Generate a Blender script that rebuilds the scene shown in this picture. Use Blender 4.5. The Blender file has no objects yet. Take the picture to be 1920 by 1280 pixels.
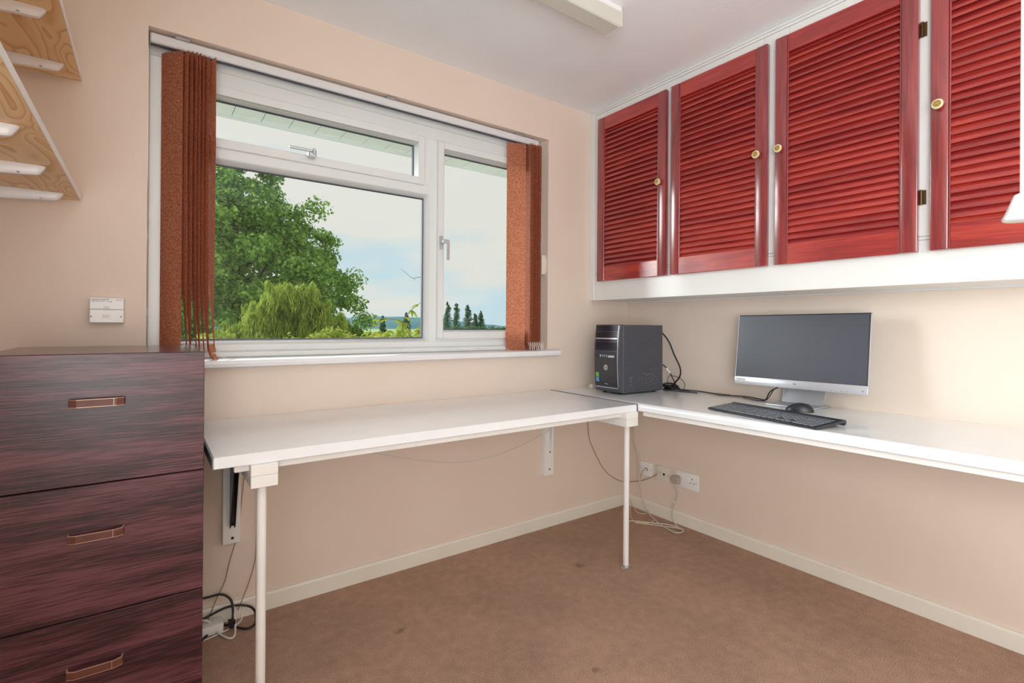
import bpy, bmesh, math, random
import numpy as np
from mathutils import Matrix, Vector

# ------------------------------------------------------------------ camera, world, lights, exposure
SC = bpy.context.scene
COL = SC.collection
PI = math.pi
cam_d = bpy.data.cameras.new('camera')
cam_d.sensor_width = 36.0
cam_d.lens = 948.05 / 1920 * 36.0
cam_d.shift_y = -(640 - 609.72) / 1920
cam_d.clip_start = 0.02
cam_d.clip_end = 6000
cam = bpy.data.objects.new('camera', cam_d)
COL.objects.link(cam)
_yaw, _pitch, _roll = math.radians(54.2638), math.radians(0.0398), math.radians(0.4221)
_f = Vector((math.cos(_yaw) * math.cos(_pitch), math.sin(_yaw) * math.cos(_pitch), math.sin(_pitch)))
_r = Vector((math.sin(_yaw), -math.cos(_yaw), 0))
_u = _r.cross(_f)
_r2 = _r * math.cos(_roll) + _u * math.sin(_roll)
_u2 = -_r * math.sin(_roll) + _u * math.cos(_roll)
cam.matrix_world = Matrix(((_r2.x, _u2.x, -_f.x, -2.3354), (_r2.y, _u2.y, -_f.y, -2.0610),
                           (_r2.z, _u2.z, -_f.z, 1.06), (0, 0, 0, 1)))
SC.camera = cam

SC.view_settings.view_transform = 'Standard'
SC.view_settings.look = 'None'
SC.view_settings.exposure = 0.19
SC.view_settings.gamma = 1.0
SC.view_settings.use_curve_mapping = False

SKY_STRENGTH = 0.87
SUN_ENERGY = 2.9
OVERCAST_ENERGY = 4.6
REAR_FILL_W = 74.0

world = bpy.data.worlds.new('sky')
SC.world = world
world.use_nodes = True
wn, wl = world.node_tree.nodes, world.node_tree.links
wn.clear()
w_out = wn.new('ShaderNodeOutputWorld')
w_bg = wn.new('ShaderNodeBackground')
w_bg.inputs['Strength'].default_value = SKY_STRENGTH
w_tc = wn.new('ShaderNodeTexCoord')
w_sep = wn.new('ShaderNodeSeparateXYZ')
wl.new(w_tc.outputs['Generated'], w_sep.inputs[0])
w_grad = wn.new('ShaderNodeValToRGB')
w_grad.color_ramp.elements[0].position = 0.0
w_grad.color_ramp.elements[0].color = (0.60, 0.76, 0.84, 1)
w_grad.color_ramp.elements[1].position = 0.7
w_grad.color_ramp.elements[1].color = (0.42, 0.63, 0.78, 1)
wl.new(w_sep.outputs['Z'], w_grad.inputs[0])
w_map = wn.new('ShaderNodeMapping')
w_map.inputs['Scale'].default_value = (1.0, 1.0, 3.2)
w_map.inputs['Location'].default_value = (0.35, 0.1, 0.0)
wl.new(w_tc.outputs['Generated'], w_map.inputs[0])
w_noise = wn.new('ShaderNodeTexNoise')
w_noise.inputs['Scale'].default_value = 2.6
w_noise.inputs['Detail'].default_value = 6
w_noise.inputs['Roughness'].default_value = 0.5
wl.new(w_map.outputs[0], w_noise.inputs['Vector'])
w_add = wn.new('ShaderNodeMath'); w_add.operation = 'MULTIPLY_ADD'
wl.new(w_sep.outputs['Z'], w_add.inputs[0])
w_add.inputs[1].default_value = 0.42
wl.new(w_noise.outputs['Fac'], w_add.inputs[2])
w_cr = wn.new('ShaderNodeValToRGB')
w_cr.color_ramp.elements[0].position = 0.47
w_cr.color_ramp.elements[0].color = (0, 0, 0, 1)
w_cr.color_ramp.elements[1].position = 0.62
w_cr.color_ramp.elements[1].color = (1, 1, 1, 1)
wl.new(w_add.outputs[0], w_cr.inputs[0])
w_mix = wn.new('ShaderNodeMixRGB')
wl.new(w_cr.outputs[0], w_mix.inputs['Fac'])
wl.new(w_grad.outputs[0], w_mix.inputs['Color1'])
w_mix.inputs['Color2'].default_value = (0.82, 0.80, 0.75, 1)
wl.new(w_mix.outputs[0], w_bg.inputs['Color'])
wl.new(w_bg.outputs[0], w_out.inputs['Surface'])

# soft sun behind thin cloud, coming in low through the garden window
sun_d = bpy.data.lights.new('sun', 'SUN')
sun_d.energy = SUN_ENERGY
sun_d.angle = math.radians(28)
sun_d.color = (0.97, 0.99, 1.0)
sun = bpy.data.objects.new('sun', sun_d)
sun.rotation_euler = Vector((0.80, -0.60, -0.14)).to_track_quat('-Z', 'Y').to_euler()
COL.objects.link(sun)

# bright overcast quarter of the sky that the garden window looks out on
sky_d = bpy.data.lights.new('overcast_sky', 'SUN')
sky_d.energy = OVERCAST_ENERGY
sky_d.angle = math.radians(75)
sky_d.color = (0.93, 0.97, 1.0)
skyl = bpy.data.objects.new('overcast_sky', sky_d)
skyl.rotation_euler = Vector((0.25, -0.85, -0.42)).to_track_quat('-Z', 'Y').to_euler()
COL.objects.link(skyl)

# area light added as room fill, at the left wall beside and behind the camera
ar_d = bpy.data.lights.new('rear_fill_light', 'AREA')
ar_d.shape = 'RECTANGLE'
ar_d.size = 1.35
ar_d.size_y = 1.7
ar_d.energy = REAR_FILL_W
ar_d.color = (0.90, 0.96, 1.0)
ar = bpy.data.objects.new('rear_fill_light', ar_d)
ar.location = (-2.90, -2.84, 1.20)
ar.rotation_euler = Vector((1.0, 0.15, 0.8)).to_track_quat('-Z', 'Y').to_euler()
COL.objects.link(ar)

SC.cycles.max_bounces = 10
SC.cycles.diffuse_bounces = 6
SC.cycles.glossy_bounces = 4
SC.cycles.transparent_max_bounces = 12
SC.cycles.caustics_reflective = False
SC.cycles.caustics_refractive = False
SC.cycles.sample_clamp_indirect = 6.0

rnd = random.Random(7)

# ------------------------------------------------------------------ helpers
def s2l(c):
    return tuple((x / 255 / 12.92 if x / 255 <= 0.04045 else ((x / 255 + 0.055) / 1.055) ** 2.4) for x in c) + (1.0,)

def principled(name, col, rough=0.5, metal=0.0, spec=0.5, coat=0.0, coat_rough=0.1, emit=None):
    m = bpy.data.materials.new(name)
    m.use_nodes = True
    b = m.node_tree.nodes['Principled BSDF']
    b.inputs['Base Color'].default_value = s2l(col)
    b.inputs['Roughness'].default_value = rough
    b.inputs['Metallic'].default_value = metal
    b.inputs['Specular IOR Level'].default_value = spec
    b.inputs['Coat Weight'].default_value = coat
    b.inputs['Coat Roughness'].default_value = coat_rough
    b.inputs['Coat IOR'].default_value = 1.7
    return m

def noisy(name, c1, c2, scale=8.0, stretch=(1, 1, 1), rough=0.5, spec=0.5, bump=0.0, bump_scale=None, detail=4,
          distort=0.0, coat=0.0, coat_rough=0.1, metal=0.0, pos=(0.35, 0.65), rough_var=0.0):
    m = principled(name, c1, rough, metal, spec, coat, coat_rough)
    nt = m.node_tree
    b = nt.nodes['Principled BSDF']
    tc = nt.nodes.new('ShaderNodeTexCoord')
    mp = nt.nodes.new('ShaderNodeMapping')
    mp.inputs['Scale'].default_value = stretch
    nt.links.new(tc.outputs['Object'], mp.inputs[0])
    n = nt.nodes.new('ShaderNodeTexNoise')
    n.inputs['Scale'].default_value = scale
    n.inputs['Detail'].default_value = detail
    n.inputs['Distortion'].default_value = distort
    nt.links.new(mp.outputs[0], n.inputs['Vector'])
    r = nt.nodes.new('ShaderNodeValToRGB')
    r.color_ramp.elements[0].position = pos[0]
    r.color_ramp.elements[0].color = s2l(c1)
    r.color_ramp.elements[1].position = pos[1]
    r.color_ramp.elements[1].color = s2l(c2)
    nt.links.new(n.outputs['Fac'], r.inputs[0])
    nt.links.new(r.outputs[0], b.inputs['Base Color'])
    if rough_var:
        mr = nt.nodes.new('ShaderNodeMapRange')
        mr.inputs['To Min'].default_value = rough - rough_var
        mr.inputs['To Max'].default_value = rough + rough_var
        nt.links.new(n.outputs['Fac'], mr.inputs['Value'])
        nt.links.new(mr.outputs[0], b.inputs['Roughness'])
    if bump:
        n2 = n
        if bump_scale:
            n2 = nt.nodes.new('ShaderNodeTexNoise')
            n2.inputs['Scale'].default_value = bump_scale
            n2.inputs['Detail'].default_value = 3
            nt.links.new(mp.outputs[0], n2.inputs['Vector'])
        bp = nt.nodes.new('ShaderNodeBump')
        bp.inputs['Strength'].default_value = bump
        bp.inputs['Distance'].default_value = 0.01
        nt.links.new(n2.outputs['Fac'], bp.inputs['Height'])
        nt.links.new(bp.outputs[0], b.inputs['Normal'])
    return m

def wood(name, cols, axis, scale=1.0, rough=0.4, coat=0.0, coat_rough=0.15, ring=14.0, fine=90.0, wob=0.6, spec=0.5,
         mixf=0.35, bump=0.0, rp=(.30, .70)):
    """wood grain running along axis ('x','y','z'); cols = dark, mid, light"""
    m = principled(name, cols[1], rough, 0, spec, coat, coat_rough)
    nt = m.node_tree
    b = nt.nodes['Principled BSDF']
    tc = nt.nodes.new('ShaderNodeTexCoord')
    mp = nt.nodes.new('ShaderNodeMapping')
    st = [scale] * 3
    st['xyz'.index(axis)] = scale * 0.09
    mp.inputs['Scale'].default_value = st
    nt.links.new(tc.outputs['Object'], mp.inputs[0])
    n0 = nt.nodes.new('ShaderNodeTexNoise')
    n0.inputs['Scale'].default_value = ring
    n0.inputs['Detail'].default_value = 3
    n0.inputs['Distortion'].default_value = wob
    nt.links.new(mp.outputs[0], n0.inputs['Vector'])
    mul = nt.nodes.new('ShaderNodeMath'); mul.operation = 'MULTIPLY'
    mul.inputs[1].default_value = 7.0
    nt.links.new(n0.outputs['Fac'], mul.inputs[0])
    fr = nt.nodes.new('ShaderNodeMath'); fr.operation = 'PINGPONG'
    fr.inputs[1].default_value = 1.0
    nt.links.new(mul.outputs[0], fr.inputs[0])
    n1 = nt.nodes.new('ShaderNodeTexNoise')
    n1.inputs['Scale'].default_value = fine
    n1.inputs['Detail'].default_value = 4
    mp2 = nt.nodes.new('ShaderNodeMapping')
    st2 = [scale] * 3
    st2['xyz'.index(axis)] = scale * 0.04
    mp2.inputs['Scale'].default_value = st2
    nt.links.new(tc.outputs['Object'], mp2.inputs[0])
    nt.links.new(mp2.outputs[0], n1.inputs['Vector'])
    mx = nt.nodes.new('ShaderNodeMixRGB')
    mx.inputs['Fac'].default_value = mixf
    nt.links.new(n1.outputs['Fac'], mx.inputs['Color1'])
    nt.links.new(fr.outputs[0], mx.inputs['Color2'])
    r = nt.nodes.new('ShaderNodeValToRGB')
    e = r.color_ramp.elements
    e[0].position, e[0].color = rp[0], s2l(cols[0])
    e[1].position, e[1].color = rp[1], s2l(cols[2])
    k = e.new(0.5); k.color = s2l(cols[1])
    nt.links.new(mx.outputs[0], r.inputs[0])
    nt.links.new(r.outputs[0], b.inputs['Base Color'])
    if bump:
        bp = nt.nodes.new('ShaderNodeBump')
        bp.inputs['Strength'].default_value = bump
        bp.inputs['Distance'].default_value = 0.002
        nt.links.new(n1.outputs['Fac'], bp.inputs['Height'])
        nt.links.new(bp.outputs[0], b.inputs['Normal'])
    return m

def glass_mat(name, refl=0.06, tint=(0.97, 0.99, 0.98)):
    m = bpy.data.materials.new(name)
    m.use_nodes = True
    nt = m.node_tree
    nt.nodes.clear()
    out = nt.nodes.new('ShaderNodeOutputMaterial')
    tr = nt.nodes.new('ShaderNodeBsdfTransparent')
    tr.inputs['Color'].default_value = (*tint, 1)
    gl = nt.nodes.new('ShaderNodeBsdfGlossy')
    gl.inputs['Roughness'].default_value = 0.01
    fz = nt.nodes.new('ShaderNodeFresnel')
    fz.inputs['IOR'].default_value = 1.25
    mx = nt.nodes.new('ShaderNodeMixShader')
    nt.links.new(fz.outputs[0], mx.inputs[0])
    nt.links.new(tr.outputs[0], mx.inputs[1])
    nt.links.new(gl.outputs[0], mx.inputs[2])
    nt.links.new(mx.outputs[0], out.inputs['Surface'])
    return m

def leaf_mat(name, dark, light, trans=0.35, scale=3.0):
    m = bpy.data.materials.new(name)
    m.use_nodes = True
    nt = m.node_tree
    nt.nodes.clear()
    out = nt.nodes.new('ShaderNodeOutputMaterial')
    geo = nt.nodes.new('ShaderNodeNewGeometry')
    n = nt.nodes.new('ShaderNodeTexNoise')
    n.inputs['Scale'].default_value = scale
    n.inputs['Detail'].default_value = 5
    tc = nt.nodes.new('ShaderNodeTexCoord')
    nt.links.new(tc.outputs['Object'], n.inputs['Vector'])
    ad = nt.nodes.new('ShaderNodeMixRGB')
    ad.inputs['Fac'].default_value = 0.5
    nt.links.new(n.outputs['Fac'], ad.inputs['Color1'])
    nt.links.new(geo.outputs['Random Per Island'], ad.inputs['Color2'])
    r = nt.nodes.new('ShaderNodeValToRGB')
    r.color_ramp.elements[0].position = 0.25
    r.color_ramp.elements[0].color = s2l(dark)
    r.color_ramp.elements[1].position = 0.75
    r.color_ramp.elements[1].color = s2l(light)
    nt.links.new(ad.outputs[0], r.inputs[0])
    d = nt.nodes.new('ShaderNodeBsdfDiffuse')
    t = nt.nodes.new('ShaderNodeBsdfTranslucent')
    nt.links.new(r.outputs[0], d.inputs['Color'])
    nt.links.new(r.outputs[0], t.inputs['Color'])
    mx = nt.nodes.new('ShaderNodeMixShader')
    mx.inputs[0].default_value = trans
    nt.links.new(d.outputs[0], mx.inputs[1])
    nt.links.new(t.outputs[0], mx.inputs[2])
    nt.links.new(mx.outputs[0], out.inputs['Surface'])
    return m

def fabric_mat(name, c1, c2, trans=0.3):
    m = bpy.data.materials.new(name)
    m.use_nodes = True
    nt = m.node_tree
    nt.nodes.clear()
    out = nt.nodes.new('ShaderNodeOutputMaterial')
    tc = nt.nodes.new('ShaderNodeTexCoord')
    mp = nt.nodes.new('ShaderNodeMapping')
    mp.inputs['Scale'].default_value = (1, 1, 0.5)
    nt.links.new(tc.outputs['Object'], mp.inputs[0])
    n = nt.nodes.new('ShaderNodeTexNoise')
    n.inputs['Scale'].default_value = 330
    n.inputs['Detail'].default_value = 2
    nt.links.new(mp.outputs[0], n.inputs['Vector'])
    r = nt.nodes.new('ShaderNodeValToRGB')
    r.color_ramp.elements[0].position = 0.38
    r.color_ramp.elements[0].color = s2l(c1)
    r.color_ramp.elements[1].position = 0.66
    r.color_ramp.elements[1].color = s2l(c2)
    nt.links.new(n.outputs['Fac'], r.inputs[0])
    d = nt.nodes.new('ShaderNodeBsdfPrincipled')
    d.inputs['Roughness'].default_value = 0.7
    d.inputs['Specular IOR Level'].default_value = 0.3
    t = nt.nodes.new('ShaderNodeBsdfTranslucent')
    nt.links.new(r.outputs[0], d.inputs['Base Color'])
    nt.links.new(r.outputs[0], t.inputs['Color'])
    mx = nt.nodes.new('ShaderNodeMixShader')
    mx.inputs[0].default_value = trans
    nt.links.new(d.outputs[0], mx.inputs[1])
    nt.links.new(t.outputs[0], mx.inputs[2])
    nt.links.new(mx.outputs[0], out.inputs['Surface'])
    return m

def bm_new():
    return bmesh.new()

def box(bm, lo, hi, bev=0.0, mi=0, seg=1, M=None):
    lo = [min(a, b) for a, b in zip(lo, hi)] if False else lo
    x0, x1 = sorted((lo[0], hi[0])); y0, y1 = sorted((lo[1], hi[1])); z0, z1 = sorted((lo[2], hi[2]))
    vs = [bm.verts.new((x, y, z)) for z in (z0, z1) for y in (y0, y1) for x in (x0, x1)]
    fs = [bm.faces.new([vs[i] for i in q]) for q in
          ((0, 2, 3, 1), (4, 5, 7, 6), (0, 1, 5, 4), (2, 6, 7, 3), (0, 4, 6, 2), (1, 3, 7, 5))]
    for f in fs:
        f.material_index = mi
    if bev > 0:
        es = list({e for f in fs for e in f.edges})
        res = bmesh.ops.bevel(bm, geom=es, offset=min(bev, 0.49 * min(x1 - x0, y1 - y0, z1 - z0)), segments=seg,
                              affect='EDGES', profile=0.5, material=mi)
        vs = list({v for f in res['faces'] for v in f.verts} | {v for v in vs if v.is_valid})
    if M is not None:
        for v in vs:
            v.co = M @ v.co
    return vs

def prism(bm, pts, axis, a, b, mi=0):
    """extrude 2D polygon pts along axis from a to b; pts in the two other axes in order"""
    def P(p, t):
        if axis == 'x': return (t, p[0], p[1])
        if axis == 'y': return (p[0], t, p[1])
        return (p[0], p[1], t)
    A = [bm.verts.new(P(p, a)) for p in pts]
    B = [bm.verts.new(P(p, b)) for p in pts]
    n = len(pts)
    f = [bm.faces.new(A), bm.faces.new(B[::-1])]
    for i in range(n):
        f.append(bm.faces.new((A[i], B[i], B[(i + 1) % n], A[(i + 1) % n])))
    for q in f:
        q.material_index = mi
    bmesh.ops.recalc_face_normals(bm, faces=f)
    return A + B

def tube(bm, pts, r, n=8, mi=0, cap=True):
    pts = [Vector(p) for p in pts]
    rings = []
    up = None
    for i, p in enumerate(pts):
        t = (pts[min(i + 1, len(pts) - 1)] - pts[max(i - 1, 0)])
        if t.length < 1e-9:
            t = Vector((0, 0, 1))
        t.normalize()
        if up is None:
            up = t.orthogonal().normalized()
        up = (up - t * up.dot(t))
        if up.length < 1e-6:
            up = t.orthogonal()
        up.normalize()
        s = t.cross(up)
        rr = r[i] if isinstance(r, (list, tuple)) else r
        rings.append([bm.verts.new(p + (up * math.cos(2 * PI * k / n) + s * math.sin(2 * PI * k / n)) * rr) for k in range(n)])
    for a, b in zip(rings, rings[1:]):
        for k in range(n):
            f = bm.faces.new((a[k], a[(k + 1) % n], b[(k + 1) % n], b[k]))
            f.material_index = mi
    if cap:
        f = bm.faces.new(rings[0][::-1]); f.material_index = mi
        f = bm.faces.new(rings[-1]); f.material_index = mi
    return [v for R in rings for v in R]

def spline(pts, k=8):
    P = [Vector(p) for p in pts]
    P = [P[0] * 2 - P[1]] + P + [P[-1] * 2 - P[-2]]
    out = []
    for i in range(1, len(P) - 2):
        for j in range(k):
            t = j / k
            a, b, c, d = P[i - 1], P[i], P[i + 1], P[i + 2]
            out.append(0.5 * ((2 * b) + (c - a) * t + (2 * a - 5 * b + 4 * c - d) * t * t + (3 * b - a - 3 * c + d) * t ** 3))
    out.append(P[-2])
    return out

def lathe(bm, prof, origin=(0, 0, 0), axis=(0, 0, 1), n=24, mi=0):
    """prof: list of (radius, height) along axis"""
    ax = Vector(axis).normalized()
    q = Vector((0, 0, 1)).rotation_difference(ax)
    rings = []
    for r, hgt in prof:
        rr = max(r, 1e-5)
        rings.append([bm.verts.new(Vector(origin) + q @ Vector((rr * math.cos(2 * PI * k / n), rr * math.sin(2 * PI * k / n), hgt)))
                      for k in range(n)])
    for a, b in zip(rings, rings[1:]):
        for k in range(n):
            f = bm.faces.new((a[k], a[(k + 1) % n], b[(k + 1) % n], b[k])); f.material_index = mi
    f = bm.faces.new(rings[0][::-1]); f.material_index = mi
    f = bm.faces.new(rings[-1]); f.material_index = mi

_ROOT = {}

def link_mesh(name, me, mats, parent=None, local=False, smooth=35):
    for m in (mats if isinstance(mats, (list, tuple)) else [mats]):
        me.materials.append(m)
    if smooth:
        me.polygons.foreach_set('use_smooth', [True] * len(me.polygons))
        me.set_sharp_from_angle(angle=math.radians(smooth))
    o = bpy.data.objects.new(name, me)
    COL.objects.link(o)
    if parent is not None:
        o.parent = parent
        M = _ROOT.get(parent.name, Matrix())
        _ROOT[o.name] = M
        if not local:
            me.transform(M.inverted())
    return o

def obj(name, bm, mats, parent=None, local=False, smooth=35, norm=True):
    if norm:
        bmesh.ops.recalc_face_normals(bm, faces=bm.faces[:])
    me = bpy.data.meshes.new(name)
    bm.to_mesh(me)
    bm.free()
    return link_mesh(name, me, mats, parent, local, smooth)

def tag(o, label, cat, group=None):
    o['label'] = label
    o['category'] = cat
    if group:
        o['group'] = group
    return o

def thing(name, label, cat, loc, rotz=0.0, group=None):
    o = bpy.data.objects.new(name, None)
    o.empty_display_size = 0.05
    COL.objects.link(o)
    o.location = loc
    o.rotation_euler = (0, 0, rotz)
    _ROOT[o.name] = Matrix.Translation(Vector(loc)) @ Matrix.Rotation(rotz, 4, 'Z')
    return tag(o, label, cat, group)

def struct(name, bm, mats, parent=None, **k):
    o = obj(name, bm, mats, parent, **k)
    if parent is None:
        o['kind'] = 'structure'
    return o

def single(name, bm, mats, label, cat, group=None, **k):
    return tag(obj(name, bm, mats, **k), label, cat, group)

def recenter(o):
    """put a one-mesh thing's origin at the bottom centre of its mesh"""
    co = np.array([v.co for v in o.data.vertices])
    c = Vector(((co[:, 0].min() + co[:, 0].max()) / 2, (co[:, 1].min() + co[:, 1].max()) / 2, co[:, 2].min()))
    o.data.transform(Matrix.Translation(-c))
    o.location = c
    return o

def copy_tree(o, parent=None):
    c = o.copy()
    COL.objects.link(c)
    if parent is not None:
        c.parent = parent
    _ROOT[c.name] = _ROOT.get(o.name, Matrix())
    for ch in [q for q in bpy.data.objects if q.parent == o]:
        copy_tree(ch, c)
    return c

def text_mesh(name, body, size, mat, M, parent, extrude=0.0002, align='CENTER', shear=0.0):
    cu = bpy.data.curves.new(name, 'FONT')
    cu.body = body
    cu.size = size
    cu.extrude = extrude
    cu.align_x = align
    cu.align_y = 'CENTER'
    cu.shear = shear
    t = bpy.data.objects.new('tmp_text', cu)
    COL.objects.link(t)
    dg = bpy.context.evaluated_depsgraph_get()
    me = bpy.data.meshes.new_from_object(t.evaluated_get(dg))
    bpy.data.objects.remove(t)
    me.transform(M)
    me.name = name
    me.materials.clear()
    return link_mesh(name, me, mat, parent, local=False, smooth=0)

def frame_M(origin, xdir, ydir):
    x = Vector(xdir).normalized(); y = Vector(ydir).normalized(); z = x.cross(y)
    return Matrix(((x.x, y.x, z.x, origin[0]), (x.y, y.y, z.y, origin[1]), (x.z, y.z, z.z, origin[2]), (0, 0, 0, 1)))

# ------------------------------------------------------------------ materials
M_wall = noisy('peach_wall_paint', (229, 214, 201), (226, 210, 196), scale=2.5, rough=0.6, spec=0.25, bump=0.05, bump_scale=180)
M_ceil = noisy('white_ceiling_paint', (240, 244, 246), (236, 240, 242), scale=2, rough=0.85, spec=0.15, bump=0.08, bump_scale=120)
M_trim = noisy('cream_trim_paint', (233, 229, 218), (228, 223, 211), scale=3, rough=0.35, spec=0.4)
M_upvc = noisy('white_upvc', (229, 234, 234), (225, 230, 230), scale=3, rough=0.28, spec=0.5)
M_sill = noisy('white_sill_gloss', (240, 241, 243), (234, 236, 238), scale=4, rough=0.2, spec=0.5)
M_gasket = principled('grey_glazing_gasket', (70, 74, 88), 0.5)
M_glass = glass_mat('window_glass')
M_desk = noisy('white_laminate', (241, 245, 248), (235, 240, 244), scale=7, rough=0.2, spec=0.5, rough_var=0.04, coat=0.5, coat_rough=0.14)
M_seam = principled('seam_metal', (96, 100, 108), 0.4, metal=0.5)
M_deskedge = principled('worn_desk_end', (120, 126, 140), 0.6)
M_whitepaint = noisy('white_painted_timber', (241, 241, 238), (234, 234, 231), scale=6, rough=0.4, spec=0.4)
M_cab = noisy('white_cabinet_paint', (226, 227, 224), (220, 221, 218), scale=3, rough=0.22, spec=0.5)
M_gap = principled('dark_gap', (40, 36, 34), 0.9)
M_redv = wood('mahogany_vertical', ((112, 32, 38), (134, 40, 44), (152, 50, 50)), 'z', scale=1.4, rough=0.30, coat=1.0, coat_rough=0.2, spec=0.6, fine=160, mixf=.3)
M_redh = wood('mahogany_horizontal', ((132, 34, 34), (156, 44, 42), (178, 60, 48)), 'y', scale=1.4, rough=0.32, coat=0.8, coat_rough=0.2, spec=0.5, ring=9, fine=160, mixf=.3)
M_brassdark = principled('tarnished_brass', (96, 74, 44), 0.4, metal=0.8)
M_knob = noisy('cream_ceramic', (226, 214, 176), (210, 192, 146), scale=60, rough=0.25, spec=0.6)
M_knobgold = principled('knob_gilt_centre', (176, 150, 84), 0.35, metal=0.4)
M_chest = wood('dark_rosewood_veneer', ((40, 18, 24), (78, 40, 48), (106, 62, 72)), 'x', scale=1.0, rough=0.38, coat=0.14, coat_rough=0.25, ring=12, fine=330, wob=0.35, mixf=0.24, bump=0.2, rp=(.36, .64))
M_chestside = wood('dark_rosewood_side', ((40, 18, 24), (78, 40, 48), (100, 58, 66)), 'z', scale=1.0, rough=0.38, coat=0.14, ring=12, fine=330, wob=0.35, mixf=0.24, rp=(.36, .64))
M_chesttop = wood('polished_chest_top', ((72, 44, 50), (96, 62, 70), (116, 82, 90)), 'x', scale=1.5, rough=0.24, coat=0.25, coat_rough=0.12, ring=7, fine=70, spec=.4)
M_handle = noisy('bronze_brown_handle', (112, 66, 56), (96, 56, 48), scale=30, rough=0.45, spec=0.5)
M_handlerim = principled('brass_handle_edge', (196, 164, 140), 0.38, metal=0.5)
M_pine = None
M_white = principled('white_plastic', (236, 237, 236), 0.3)
M_offwhite = principled('aged_white_plastic', (222, 218, 206), 0.35)
M_bracket = principled('white_shelf_bracket', (232, 234, 238), 0.3)
M_vane = fabric_mat('rust_vane_fabric', (198, 122, 94), (234, 184, 150), 0.34)
M_rail = principled('white_headrail', (222, 224, 226), 0.35)
M_chain = principled('white_bead_chain', (235, 232, 228), 0.4)
M_black = principled('black_cable', (26, 24, 26), 0.45)
M_beigecable = principled('beige_cable', (222, 208, 180), 0.5)
M_greycable = principled('grey_cable', (200, 192, 174), 0.5)
M_browncable = principled('thin_brown_cable', (150, 122, 98), 0.5)
M_whitecable = principled('white_cable', (228, 224, 216), 0.45)
M_pcbody = noisy('charcoal_pc_shell', (78, 80, 88), (70, 72, 80), scale=80, rough=0.42, spec=0.5)
M_pcgloss = principled('gloss_black_fascia', (30, 36, 50), 0.2, spec=0.6, coat=0.3, coat_rough=0.16)
M_silver = principled('silver_plastic', (206, 210, 218), 0.28, metal=0.55)
M_silverdark = principled('silver_edge', (120, 128, 140), 0.3, metal=0.6)
M_screen = principled('switched_off_screen', (52, 58, 72), 0.34, spec=0.9, coat=0.4, coat_rough=0.3)
M_kbd = noisy('black_keyboard_plastic', (40, 44, 52), (34, 38, 46), scale=40, rough=0.35, spec=0.6)
M_key = principled('dark_grey_key', (92, 98, 106), 0.4, spec=0.6)
M_steel = principled('brushed_steel', (186, 186, 188), 0.45, metal=0.7)
M_blackmetal = principled('black_metal_bracket', (44, 44, 50), 0.35, metal=0.3, spec=0.6)
M_print = principled('grey_print', (120, 122, 126), 0.6)
M_hole = principled('socket_hole', (20, 18, 18), 0.8)
M_green = principled('green_sticker', (120, 190, 60), 0.4)
M_blue = principled('blue_sticker', (70, 160, 215), 0.4)
M_label = principled('pale_label', (206, 208, 206), 0.5)
M_diff = principled('fluorescent_diffuser', (206, 206, 196), 0.35, spec=0.4)

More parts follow.
